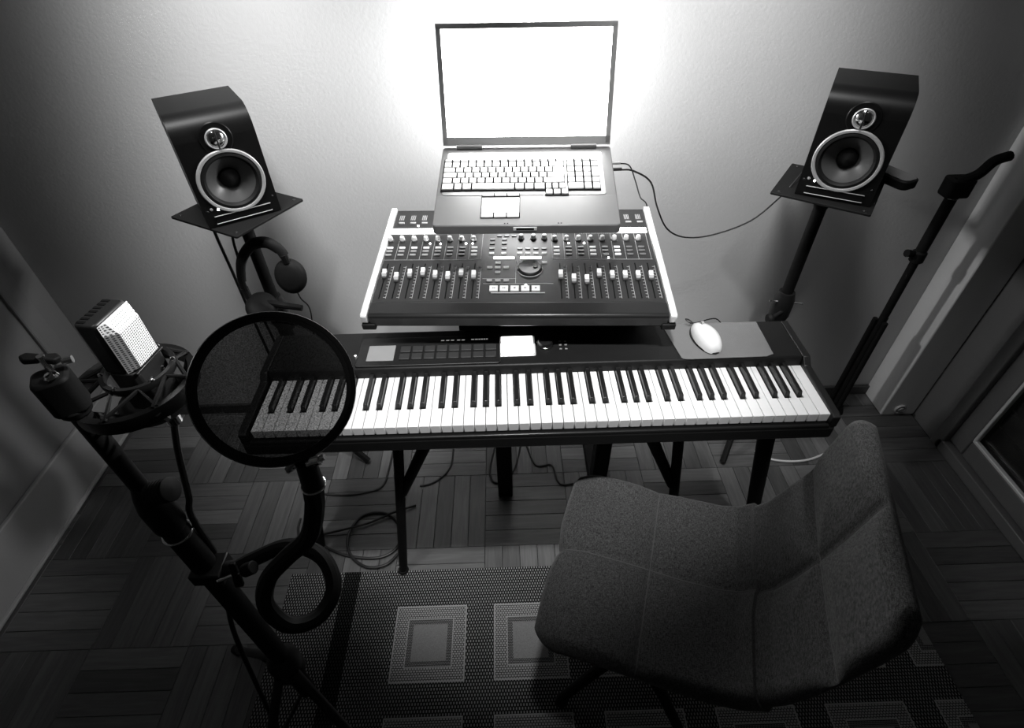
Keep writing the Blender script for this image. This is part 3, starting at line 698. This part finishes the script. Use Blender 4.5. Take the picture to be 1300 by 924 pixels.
speaker_stand((-0.750, 0.562, 0), R(-29), PLZ, 'black speaker stand at the left with headphones hung on its pole', 0.655, 1, -24)
speaker_stand((0.787, 0.585, 0), R(-36), PLZ, 'black speaker stand at the right behind the mouse mat', 0.60, -1, 0)
def off_pt(c, yaw, d): return (c[0]-d*math.sin(yaw), c[1]+d*math.cos(yaw))
yl, yr = R(32), R(-30)
monitor((-0.705, 0.494, PLZ+0.0015), yl, 'black studio monitor speaker on the left stand, toed in to the right')
monitor((0.757, 0.507, PLZ+0.0015), yr, 'black studio monitor speaker on the right stand, toed in to the left')
# padded arm rest sticking out from under the right-hand plate
ta = thing('foam_block', 'dark pad with grey top sticking out behind the right speaker', 'pad', (0.955, 0.622, PLZ+0.0005), (0, 0, R(-68)))
MB().prism(rbox(0.15, 0.058, 0.018), 0, 0.024).build('pad_body', 'rubber', ta, 0.004)
MB().prism(rbox(0.142, 0.05, 0.016), 0.024, 0.0265).build('pad_top', 'mousepad', ta, 0.001)

# ---------------------------------------------------------------- headphones on the left stand pole
hp = thing('headphones', 'black over-ear headphones hanging on the left speaker stand pole', 'headphones', (-0.70, 0.495, 0.72))
HB = [(-0.083, 0.0, 0.06), (-0.080, 0.0, 0.100), (-0.060, 0.0, 0.155), (-0.020, 0.0, 0.196), (0.022, -0.004, 0.206), (0.050, -0.008, 0.190), (0.062, -0.012, 0.168)]
MB().tube(HB, 0.0085, 10, flat=1.5).build('headband', 'blackmatt', hp)
MB().tube([(x*0.93+0.000, y-0.001, z-0.012) for x, y, z in HB[1:6]], 0.006, 8).build('band_padding', 'fabricblack', hp)
for nm, p0, p1 in (('yoke', (-0.083, 0.0, 0.065), (-0.078, -0.004, 0.030)), ('yoke', (0.060, -0.012, 0.172), (0.062, -0.012, 0.148))):
    MB().cyl(p0, p1, 0.011, 0.009, 10).build(nm, 'blacksatin', hp)
def cup(c, T_, sx):
    TT = Matrix.Translation(c) @ T_
    MB().lathe([(0, 0.017), (0.026, 0.016), (0.037, 0.010), (0.0415, 0.002), (0.0415, -0.006)], TT @ Matrix.Diagonal((1, 1.15, 1, 1)), 32).build('ear_cup', 'blackmatt', hp)
    torus(MB(), (0, 0, -0.012), 0.028, 0.011, None, 32, 10).build('ear_cushion', 'fabricblack', hp).matrix_local = TT @ Matrix.Diagonal((1, 1.15, 1, 1))
cup((0.060, -0.014, 0.106), Matrix.Rotation(R(75), 4, 'X'), 1)
cup((-0.048, -0.012, 0.010), Matrix.Rotation(R(32), 4, 'Y') @ Matrix.Rotation(R(15), 4, 'X'), -1)
MB().tube([(0.062, -0.012, 0.062), (0.066, -0.01, 0.03), (0.078, -0.006, 0.0), (0.07, 0.0, -0.06), (0.03, 0.02, -0.25)], 0.002, 6).build('headphone_cord', 'cable', hp)
MB().cyl((-0.055, 0.0, 0.018), (0.058, -0.006, -0.004), 0.010, 0.009, 10).build('yoke', 'blackmatt', hp)

# ---------------------------------------------------------------- microphone stand, shock mount, microphone, pop filter
sx_, sy_ = -0.583, -0.300
mst = thing('microphone_stand', 'black tripod microphone stand at the left front', 'microphone stand', (sx_, sy_, 0))
MB().cyl((0, 0, 0.86), (0, 0, 1.19), 0.0118, None, 16).build('upper_tube', 'rubber', mst)
MB().cyl((0, 0, 0.14), (0, 0, 0.90), 0.0195, None, 18).build('lower_tube', 'rubber', mst)
MB().lathe([(0.0195, -0.03), (0.023, -0.02), (0.023, 0.03), (0.018, 0.055), (0.012, 0.075)], Matrix.Translation((0, 0, 0.915)), 20).build('clutch', 'rubber', mst)
torus(MB(), (0, 0, 0.868), 0.0205, 0.0022).build('clutch_ring', 'chrome', mst)
kn = MB(); kn.cyl((0.010, 0.0, 0.975), (0.030, -0.006, 0.985), 0.008, None, 12); kn.build('clutch_stem', 'rubber', mst)
kn = MB(); prof = []
for k in range(6): prof += [(0.0175, -0.018+k*0.006), (0.0175, -0.0145+k*0.006), (0.0155, -0.0135+k*0.006)]
kn.lathe([(0, -0.019)]+prof+[(0, 0.018)], Matrix.Translation((0.034, -0.008, 0.987)) @ Matrix.Rotation(R(70), 4, 'Y'), 20); kn.build('clutch_knob', 'rubber', mst)
hb = MB(); hb.lathe([(0.020, 0.36), (0.034, 0.34), (0.034, 0.28), (0.020, 0.26)], None, 20); hb.build('leg_hub', 'black', mst)
for a in (152, 255, 322):
    a = R(a); c_, s_ = math.cos(a), math.sin(a)
    lg = MB().cyl((0.03*c_, 0.03*s_, 0.31), (0.30*c_, 0.30*s_, 0.020), 0.0105, None, 12).build('leg', 'black', mst)
    MB().cyl((0.285*c_, 0.285*s_, 0.030), (0.312*c_, 0.312*s_, 0.012), 0.0135, 0.012, 12).build('rubber_foot', 'rubber', lg)
    MB().cyl((0.016*c_, 0.016*s_, 0.16), (0.16*c_, 0.16*s_, 0.165), 0.005, None, 8).build('brace', 'black', mst)
ck = MB(); ck.prism(rbox(0.038, 0.036, 0.010), 1.150, 1.202, Matrix.Rotation(R(30), 4, 'Z')); ck.lathe([(0.0, 1.14), (0.016, 1.14), (0.020, 1.155), (0, 1.156)], None, 16)
ck.build('swivel_clutch', 'rubber', mst, 0.004)
wn = MB()
for d in (-1, 1): wn.prism([(0, -0.005), (d*0.014, -0.007), (d*0.019, 0.0), (d*0.014, 0.007), (0, 0.005)], -0.004, 0.004, Matrix.Translation((0.000, 0.006, 1.222)) @ Matrix.Rotation(R(18), 4, 'Z') @ Matrix.Rotation(R(18), 4, 'Y'))
wn.build('wing_nut', 'rubber', mst, 0.002)
sc_ = MB(); sc_.cyl((0.004, 0.004, 1.20), (0.004, 0.004, 1.228), 0.004, None, 10); sc_.cyl((0.015, 0.012, 1.212), (0.024, 0.016, 1.212), 0.0045, None, 10); sc_.lathe([(0, 0.004), (0.006, 0.003), (0.0075, 0)], Matrix.Translation((0.010, -0.006, 1.206)), 12)
sc_.build('screw', 'chrome', mst)

# shock mount round the body
shm = thing('shock_mount', 'black elastic shock mount with two rings cradling the microphone', 'shock mount', (-0.545, -0.247, 1.135))
def ring(mb, Rr, wr_, hh, z, n=56): return mb.lathe([(Rr-wr_, z-hh/2), (Rr, z-hh/2), (Rr+0.001, z), (Rr, z+hh/2), (Rr-wr_, z+hh/2)], None, n, closed=True)
ring(MB(), 0.0735, 0.0085, 0.020, -0.004).build('outer_ring', 'blacksatin', shm)
MB().lathe([(0, -0.052), (0.030, -0.052), (0.040, -0.046), (0.046, -0.034), (0.043, -0.030), (0, -0.030)], Matrix.Translation((0.008, 0.006, 0)), 36).build('base_cup', 'blacksatin', shm)
iring = MB(); iring.lathe([(0.038, 0.012), (0.043, 0.012), (0.044, 0.017), (0.043, 0.022), (0.038, 0.022)], Matrix.Translation((0.010, 0.008, 0)), 40, closed=True); iring.build('inner_ring', 'blacksatin', shm)
for k in range(8):
    a0, a1 = R(45*k), R(45*k+26)
    MB().tube([(0.071*math.cos(a0), 0.071*math.sin(a0), 0.007), (0.010+0.042*math.cos(a1), 0.008+0.042*math.sin(a1), 0.018), (0.071*math.cos(a0+R(48)), 0.071*math.sin(a0+R(48)), 0.007)], 0.0028, 6, smooth=False).build('elastic_band', 'rubber', shm)
for k in range(4):
    a0 = R(90*k+45)
    MB().cyl((0.071*math.cos(a0), 0.071*math.sin(a0), 0), (0.042*math.cos(a0)+0.006, 0.042*math.sin(a0)+0.004, -0.036), 0.006, None, 8).build('post', 'blacksatin', shm)
MB().tube([(-0.060, -0.040, 0.0), (-0.050, -0.046, 0.022), (-0.036, -0.046, 0.052)], 0.008, 8).build('mount_arm', 'blacksatin', shm)
for k in range(6):
    a0 = R(60*k+20)
    MB().lathe([(0, 0.003), (0.002, 0.0025), (0.003, 0)], Matrix.Translation((0.010+0.041*math.cos(a0), 0.008+0.041*math.sin(a0), 0.0222)), 8).build('rivet', 'chrome', shm)

mic = thing('microphone', 'large side-address microphone with a bright silver wire grille', 'microphone', (-0.535, -0.236, 1.085), (0, 0, R(-8)))
# front faces +x
def mic_sect(x0, x1, hy, ch): return [(x0+ch, -hy), (x1-ch, -hy), (x1, -hy+ch), (x1, hy-ch), (x1-ch, hy), (x0+ch, hy), (x0, hy-ch), (x0, -hy+ch)]
MB().prism(mic_sect(-0.020, 0.020, 0.0275, 0.006), 0.012, 0.082).build('body', 'black', mic, 0.002)
MB().prism(mic_sect(-0.016, 0.016, 0.022, 0.008), 0.0, 0.012).build('body_base', 'black', mic, 0.002)
MB().prism(mic_sect(-0.020, 0.009, 0.0275, 0.004), 0.082, 0.156).build('head_frame', 'black', mic, 0.003)
gr = MB()
sec = [(0.082, 0.0, 0.0), (0.088, 0.014, 0.003), (0.140, 0.014, 0.003), (0.154, 0.004, 0.002)]
vs = []; fs = []
for z, dx, cy in sec:
    for y, k in ((-0.0262, 0), (-0.0175, 1), (0.0175, 1), (0.0262, 0)): vs.append((0.0092+dx*k+0.001, y, z))
for i in range(3):
    for j in range(3): fs.append((i*4+j, i*4+j+1, (i+1)*4+j+1, (i+1)*4+j))
fs += [(0, 1, 2, 3), (12, 15, 14, 13), (0, 4, 8, 12), (3, 15, 11, 7), (0, 3, 15, 12)]
gr.add(vs, fs); gr.build('grille', 'grille', mic, smooth=False)
sl = MB()
for k in range(7): sl.box((-0.012, -0.021+0.007*k, 0.1562), (0.010, 0.0034, 0.0012))
sl.build('top_vents', 'groove', mic)
MB().box((0.0205, 0.0, 0.082), (0.004, 0.052, 0.003)).build('grille_sill', 'blacksatin', mic, 0.0008)
for y in (-0.010, 0.012): MB().lathe([(0, 0.002), (0.002, 0.0015), (0.003, 0)], Matrix.Translation((0.020, y, 0.06)) @ Matrix.Rotation(R(90), 4, 'Y'), 10).build('switch', 'chrome', mic)
MB().cyl((0, 0, 0), (0, 0, -0.035), 0.0105, 0.0100, 16).build('plug', 'chrome', mic)
MB().tube([(0, 0, -0.030), (-0.004, -0.020, -0.08), (-0.005, -0.045, -0.15), (-0.018, -0.052, -0.20), (-0.040, -0.050, -0.37), (-0.085, -0.075, -0.57), (-0.105, -0.105, -0.80), (-0.12, -0.14, -1.072)], 0.0048, 8).build('microphone_cable', 'cable', mic)

# pop filter
pc = Vector((-0.312, -0.341, 1.211))
vdir = (cam.matrix_world.translation - pc).normalized()
nrm = (vdir + Vector((0.05, 0.03, 0.06))).normalized()
pf = thing('pop_filter', 'round black pop filter on a gooseneck in front of the microphone', 'pop filter', pc)
Q = nrm.to_track_quat('Z', 'Y').to_matrix().to_4x4()
MB().lathe([(0.0765, -0.0045), (0.0815, -0.005), (0.083, 0.0), (0.0815, 0.005), (0.0765, 0.0045), (0.0755, 0.0)], Q, 72, closed=True).build('hoop', 'blacksatin', pf)
MB().lathe([(0.072, 0.001), (0.0765, 0.001), (0.0765, 0.004), (0.072, 0.003)], Q, 64, closed=True).build('inner_hoop', 'black', pf)
MB().lathe([(0.0765, 0.0002), (0.05, 0.0002), (0.0, 0.0002)], Q, 48, caps=False).build('gauze', 'gauze', pf)
GN = [(-0.531, -0.305, 0.759), (-0.492, -0.299, 0.781), (-0.427, -0.297, 0.813), (-0.37, -0.32, 0.818), (-0.345, -0.362, 0.801), (-0.362, -0.401, 0.789), (-0.398, -0.417, 0.801), (-0.422, -0.406, 0.843), (-0.409, -0.39, 0.889), (-0.373, -0.38, 0.93), (-0.331, -0.378, 0.978), (-0.304, -0.379, 1.051), (-0.29, -0.388, 1.108)]
MB().tube([Vector(p)-pc for p in GN], [0.0125, 0.0120], 10, 8).build('gooseneck', 'rubber', pf)
MB().cyl(Vector((-0.290, -0.388, 1.098))-pc, Vector((-0.286, -0.388, 1.148))-pc, 0.0125, 0.0115, 16).build('hoop_clamp', 'black', pf)
sk = MB(); sk.cyl(Vector((-0.282, -0.395, 1.15))-pc, Vector((-0.262, -0.392, 1.158))-pc, 0.0035, None, 10); sk.lathe([(0, 0.006), (0.0055, 0.005), (0.0055, -0.005), (0, -0.006)], Matrix.Translation(Vector((-0.272, -0.394, 1.154))-pc) @ Matrix.Rotation(R(75), 4, 'Y'), 12); sk.build('thumb_screw', 'chrome', pf)
torus(MB(), Vector((-0.2895, -0.388, 1.103))-pc, 0.0125, 0.0016).build('chrome_band', 'chrome', pf)
cl = MB(); cl.box(Vector((-0.575, -0.302, 0.755))-pc, (0.052, 0.046, 0.03)); cl.cyl(Vector((-0.55, -0.304, 0.756))-pc, Vector((-0.524, -0.305, 0.762))-pc, 0.0135, None, 12)
cl.build('stand_clamp', 'black', pf, 0.003)
MB().cyl(Vector((-0.548, -0.330, 0.768))-pc, Vector((-0.492, -0.326, 0.796))-pc, 0.003, None, 8).build('clamp_screw', 'chrome', pf)
MB().prism([(-0.007, -0.026), (0.007, -0.026), (0.005, 0.026), (-0.005, 0.026)], -0.004, 0.004, Matrix.Translation(Vector((-0.514, -0.328, 0.784))-pc) @ Matrix.Rotation(R(75), 4, 'X') @ Matrix.Rotation(R(10), 4, 'Y')).build('clamp_wing', 'rubber', pf, 0.002)
MB().cyl(Vector((-0.498, -0.327, 0.793))-pc, Vector((-0.480, -0.326, 0.802))-pc, 0.011, None, 12).build('clamp_knob', 'rubber', pf, 0.002)

# ---------------------------------------------------------------- chair
ch = thing('upholstered_chair', 'dark grey fabric chair with stitched quilting, drawn up to the piano', 'chair', (0.242, -0.211, 0), (0, 0, R(-19)))
ch.scale = (0.957, 0.957, 0.957); CH_UP = 0.072
def pad(path, hw, th, seams_s, seams_t, ns=110, ntt=96, crown=0.012, taper=None, r_corner=0.07, round_lo=True, round_hi=True, edge=0.022):
    """padded panel swept along path (x,z), rounded plan corners, stitched grooves"""
    P = [Vector((p[0], 0, p[1])) for p in path]
    Ln = [0]
    for a, b in zip(P, P[1:]): Ln.append(Ln[-1] + (b-a).length)
    tot = Ln[-1]
    def at(s):
        for i in range(len(P)-1):
            if s <= Ln[i+1] + 1e-9:
                k = (s-Ln[i])/(Ln[i+1]-Ln[i]); return P[i].lerp(P[i+1], k), (P[i+1]-P[i]).normalized()
        return P[-1], (P[-1]-P[-2]).normalized()
    vs = []; fs = []
    ss = [tot*0.5*(1-math.cos(math.pi*i/ns)) for i in range(ns+1)]
    tt = [-math.cos(math.pi*j/ntt) for j in range(ntt+1)]
    for side in (1, -1):
        for s in ss:
            p, d = at(s); d2 = (at(min(s+0.03, tot))[0]-at(max(s-0.03, 0))[0]).normalized(); n = Vector((-d2.z, 0, d2.x))
            H = hw if taper is None else hw*taper(s/tot)
            cut = 0
            for dist, on in ((s, round_lo), (tot-s, round_hi)):
                if on and dist < r_corner: cut = max(cut, r_corner-math.sqrt(max(0, r_corner**2-(r_corner-dist)**2)))
            W_ = max(H-cut, 0.01)
            es = 1.0
            for dist, on in ((s, round_lo), (tot-s, round_hi)):
                if on: es = min(es, math.sqrt(max(0, 1-(1-min(dist/edge, 1))**2)))
            for t in tt:
                y = t*W_
                ed = (1-abs(t))*W_
                et = math.sqrt(max(0, 1-(1-min(ed/edge, 1))**2))
                e = min(es, et)
                h = th/2*e
                if side == 1:
                    h += crown*e*(1-t*t)*0.6
                    gd = 1e9
                    for q in seams_s: gd = min(gd, abs(s-q))
                    for q in seams_t: gd = min(gd, abs(y-q))
                    h -= e*(0.008*math.exp(-(gd/0.007)**2) + 0.014*math.exp(-(gd/0.045)**2))
                v = p + n*h*side; vs.append((v.x, y, v.z))
    A = (ns+1)*(ntt+1)
    for o_ in (0, A):
        for i in range(ns):
            for j in range(ntt):
                q = (o_+i*(ntt+1)+j, o_+i*(ntt+1)+j+1, o_+(i+1)*(ntt+1)+j+1, o_+(i+1)*(ntt+1)+j); fs.append(q if o_ == 0 else q[::-1])
    for i in range(ns):
        for j in (0, ntt):
            a = i*(ntt+1)+j; b = (i+1)*(ntt+1)+j; fs.append((a, b, A+b, A+a))
    for j in range(ntt):
        for i in (0, ns):
            a = i*(ntt+1)+j; b = a+1; fs.append((a, b, A+b, A+a))
    lines = []
    def top(i, j): return Vector(vs[i*(ntt+1)+j])
    for q in seams_s:
        i = min(range(ns+1), key=lambda k: abs(ss[k]-q)); lines.append([top(i, j) for j in range(4, ntt-3, 3)])
    for q in seams_t:
        lines.append([top(i, ntt//2) for i in range(4 if round_lo else 0, ns-3 if round_hi else ns+1, 3)])
    st_ = MB()
    for l in lines: st_.tube(l, 0.0016, 6, smooth=False)
    m_ = MB().add(vs, fs); return m_, st_
seatpath = [(-0.218, 0.400), (-0.205, 0.428), (-0.17, 0.440), (-0.08, 0.440), (0.05, 0.432), (0.13, 0.436), (0.175, 0.452), (0.205, 0.482)]
bkpath = [(0.200, 0.478), (0.228, 0.520), (0.248, 0.58), (0.266, 0.66), (0.281, 0.75), (0.295, 0.858)]
stp, sst = pad(seatpath, 0.222, 0.062, [0.215], [0.0], round_hi=False, r_corner=0.06)
so = stp.build('seat', 'fabric', ch, ang=80, loc=(0, 0, CH_UP))
bkp, bst = pad(bkpath, 0.218, 0.036, [0.19], [0.0], round_lo=False, r_corner=0.055, taper=lambda k: 1.0-0.02*k)
bo = bkp.build('backrest', 'fabric', ch, ang=80, loc=(0, 0, CH_UP))
sst.build('seam_stitching', 'stitch', ch, loc=(0, 0, CH_UP)); bst.build('seam_stitching', 'stitch', ch, loc=(0, 0, CH_UP))
MB().tube([(-0.005, -0.205, 0.395), (0.0, 0.205, 0.395)], 0.014, 8, smooth=False).build('under_frame', 'blackmatt', ch, loc=(0, 0, CH_UP))
MB().box((0.0, 0, 0.385), (0.26, 0.26, 0.02)).build('seat_plate', 'blackmatt', ch, 0.004, (0, 0, CH_UP))
MB().cyl((0, 0, 0.10), (0, 0, 0.45), 0.026, 0.022, 18).build('pedestal', 'blackmatt', ch)
for k in range(4):
    a = R(45+90*k); c_, s_ = math.cos(a), math.sin(a)
    lg = MB().tube([(0.02*c_, 0.02*s_, 0.115), (0.12*c_, 0.12*s_, 0.085), (0.235*c_, 0.235*s_, 0.028)], [0.018, 0.012], 10).build('leg', 'blackmatt', ch)
    MB().cyl((0.228*c_, 0.228*s_, 0.008), (0.228*c_, 0.228*s_, 0.036), 0.017, 0.013, 14).build('glide', 'rubber', lg)

# ---------------------------------------------------------------- stand in the right back corner
cs = thing('folded_tripod_stand', 'thin dark folded tripod stand upright in the right back corner', 'stand', (1.225, 0.69, 0))
MB().cyl((0, 0, 0.0), (0, 0, 0.70), 0.013, None, 14).build('lower_tube', 'blackmatt', cs)
MB().cyl((0, 0, 0.68), (0.002, 0, 0.90), 0.016, None, 14).build('upper_tube', 'blackmatt', cs)
MB().lathe([(0.013, -0.02), (0.021, -0.015), (0.021, 0.015), (0.016, 0.02)], Matrix.Translation((0, 0, 0.70)), 14).build('collar', 'blackmatt', cs)
MB().cyl((-0.015, 0, 0.71), (-0.045, -0.004, 0.715), 0.009, 0.012, 10).build('knob', 'blackmatt', cs)
torus(MB(), (0.002, 0, 0.895), 0.0165, 0.0015).build('ring', 'chrome', cs)
hd = MB(); hd.prism(rbox(0.07, 0.05, 0.012), 0.90, 0.955); hd.build('head', 'blackmatt', cs, 0.006)
MB().tube([(-0.02, -0.01, 0.945), (0.03, -0.01, 0.965), (0.06, -0.005, 1.0), (0.10, 0.0, 1.012)], 0.014, 10).build('head_arm', 'blackmatt', cs)
for k in range(3):
    a = R(30+120*k); MB().cyl((0.022*math.cos(a), 0.022*math.sin(a), 0.03), (0.020*math.cos(a), 0.020*math.sin(a), 0.45), 0.009, None, 10).build('leg', 'blackmatt', cs)
MB().cyl((0, 0, 0), (0, 0, 0.03), 0.04, 0.03, 14).build('foot', 'rubber', cs)

# ---------------------------------------------------------------- cables
def cord(name, pts, r, label, cat='cable', mat_='cable', closed=False): return tag(MB().tube(pts, r, 8, 7).build(name, mat_), label, cat)
uc = thing('usb_cable', 'black cable plugged into the laptop and running to the right speaker', 'cable', (0.18, 0.47, 1.09))
def rel(o, pts): return [tuple(Vector(p)-Vector(o.location)) for p in pts]
MB().tube(rel(uc, [(0.182, 0.470, 1.097), (0.208, 0.468, 1.097), (0.240, 0.475, 1.090), (0.292, 0.50, 1.05), (0.330, 0.54, 0.965), (0.378, 0.57, 0.885), (0.440, 0.59, 0.847), (0.52, 0.60, 0.847), (0.61, 0.59, 0.892), (0.668, 0.585, 0.962), (0.700, 0.60, 0.995), (0.74, 0.64, 1.01), (0.80, 0.688, 1.03), (0.815, 0.685, 1.04)]), 0.0022, 8).build('cord', 'cable', uc)
MB().box((0.016, -0.0, 0.0075), (0.030, 0.008, 0.006)).build('plug', 'black', uc, 0.0015)
u2 = thing('thin_cable', 'thin grey cable from the laptop side down behind the mixer', 'cable', (0.18, 0.495, 1.095))
MB().tube(rel(u2, [(0.182, 0.495, 1.102), (0.208, 0.492, 1.102), (0.235, 0.50, 1.092), (0.262, 0.53, 1.04), (0.290, 0.57, 0.98), (0.33, 0.62, 0.91), (0.335, 0.64, 0.70), (0.31, 0.65, 0.3), (0.30, 0.66, 0.006)]), 0.0016, 8).build('cord', 'cable', u2)
MB().box((0.016, -0.001, 0.0075), (0.030, 0.008, 0.006)).build('plug', 'silver', u2, 0.0015)
cord('speaker_cable', [(-0.800, 0.60, 1.02), (-0.836, 0.612, 1.00), (-0.845, 0.60, 0.97), (-0.829, 0.55, 0.933), (-0.828, 0.55, 0.80), (-0.827, 0.55, 0.646), (-0.825, 0.56, 0.3), (-0.82, 0.57, 0.03), (-0.80, 0.60, 0.006), (-0.70, 0.66, 0.006)], 0.0042, 'thicker straight black cable dropping from the left speaker')
cord('speaker_cable', [(-0.772, 0.648, 1.02), (-0.778, 0.68, 0.99), (-0.784, 0.62, 0.95), (-0.786, 0.55, 0.916), (-0.797, 0.55, 0.84), (-0.809, 0.55, 0.763), (-0.80, 0.56, 0.60), (-0.79, 0.58, 0.2), (-0.77, 0.60, 0.012), (-0.66, 0.68, 0.005)], 0.0038, 'curved black cable close to the left speaker stand pole')
cord('floor_cable', [(-0.702, 0.167, 0.006), (-0.603, 0.122, 0.006), (-0.5, 0.111, 0.006), (-0.445, 0.144, 0.006), (-0.440, 0.21, 0.006), (-0.499, 0.271, 0.006), (-0.578, 0.264, 0.006), (-0.609, 0.192, 0.012), (-0.59, 0.122, 0.014), (-0.531, 0.078, 0.013), (-0.471, 0.083, 0.013), (-0.438, 0.12, 0.010)], 0.0046, 'black cable coiled in a loop on the parquet beside the stand foot')
cord('floor_cable', [(-0.787, 0.262, 0.006), (-0.785, 0.22, 0.006), (-0.758, 0.175, 0.006), (-0.713, 0.195, 0.006), (-0.625, 0.210, 0.016), (-0.546, 0.236, 0.010), (-0.472, 0.268, 0.016), (-0.40, 0.30, 0.006)], 0.0038, 'thin black cable crossing the coiled loop on the parquet')
cord('floor_cable', [(-0.74, 0.36, 0.005), (-0.66, 0.352, 0.005), (-0.595, 0.359, 0.005), (-0.529, 0.385, 0.005), (-0.515, 0.476, 0.005), (-0.51, 0.60, 0.005)], 0.0036, 'black cable bending across the parquet under the left end of the piano')
cord('floor_cable', [(-0.284, 0.54, 0.005), (-0.288, 0.47, 0.005), (-0.31, 0.425, 0.005), (-0.352, 0.39, 0.005), (-0.395, 0.38, 0.005)], 0.0032, 'short black cable on the parquet right of the stand brace')
cord('floor_cable', [(-0.128, 0.54, 0.005), (-0.146, 0.45, 0.005), (-0.138, 0.395, 0.005), (-0.112, 0.383, 0.005), (-0.08, 0.40, 0.005), (-0.05, 0.458, 0.005), (-0.03, 0.55, 0.005)], 0.0032, 'black cable in a U bend on the parquet under the piano')
cord('floor_cable', [(-0.01, 0.56, 0.005), (0.022, 0.456, 0.005), (0.079, 0.453, 0.005), (0.096, 0.384, 0.005), (0.115, 0.366, 0.005), (0.15, 0.37, 0.005)], 0.0034, 'wavy black cable on the parquet next to the chair front')
cord('white_floor_cable', [(0.84, 0.49, 0.005), (0.868, 0.457, 0.005), (0.913, 0.441, 0.005), (0.97, 0.436, 0.005), (1.03, 0.444, 0.005), (1.10, 0.47, 0.005)], 0.0042, 'short white cable on the floor behind the chair back', mat_='whitecable')
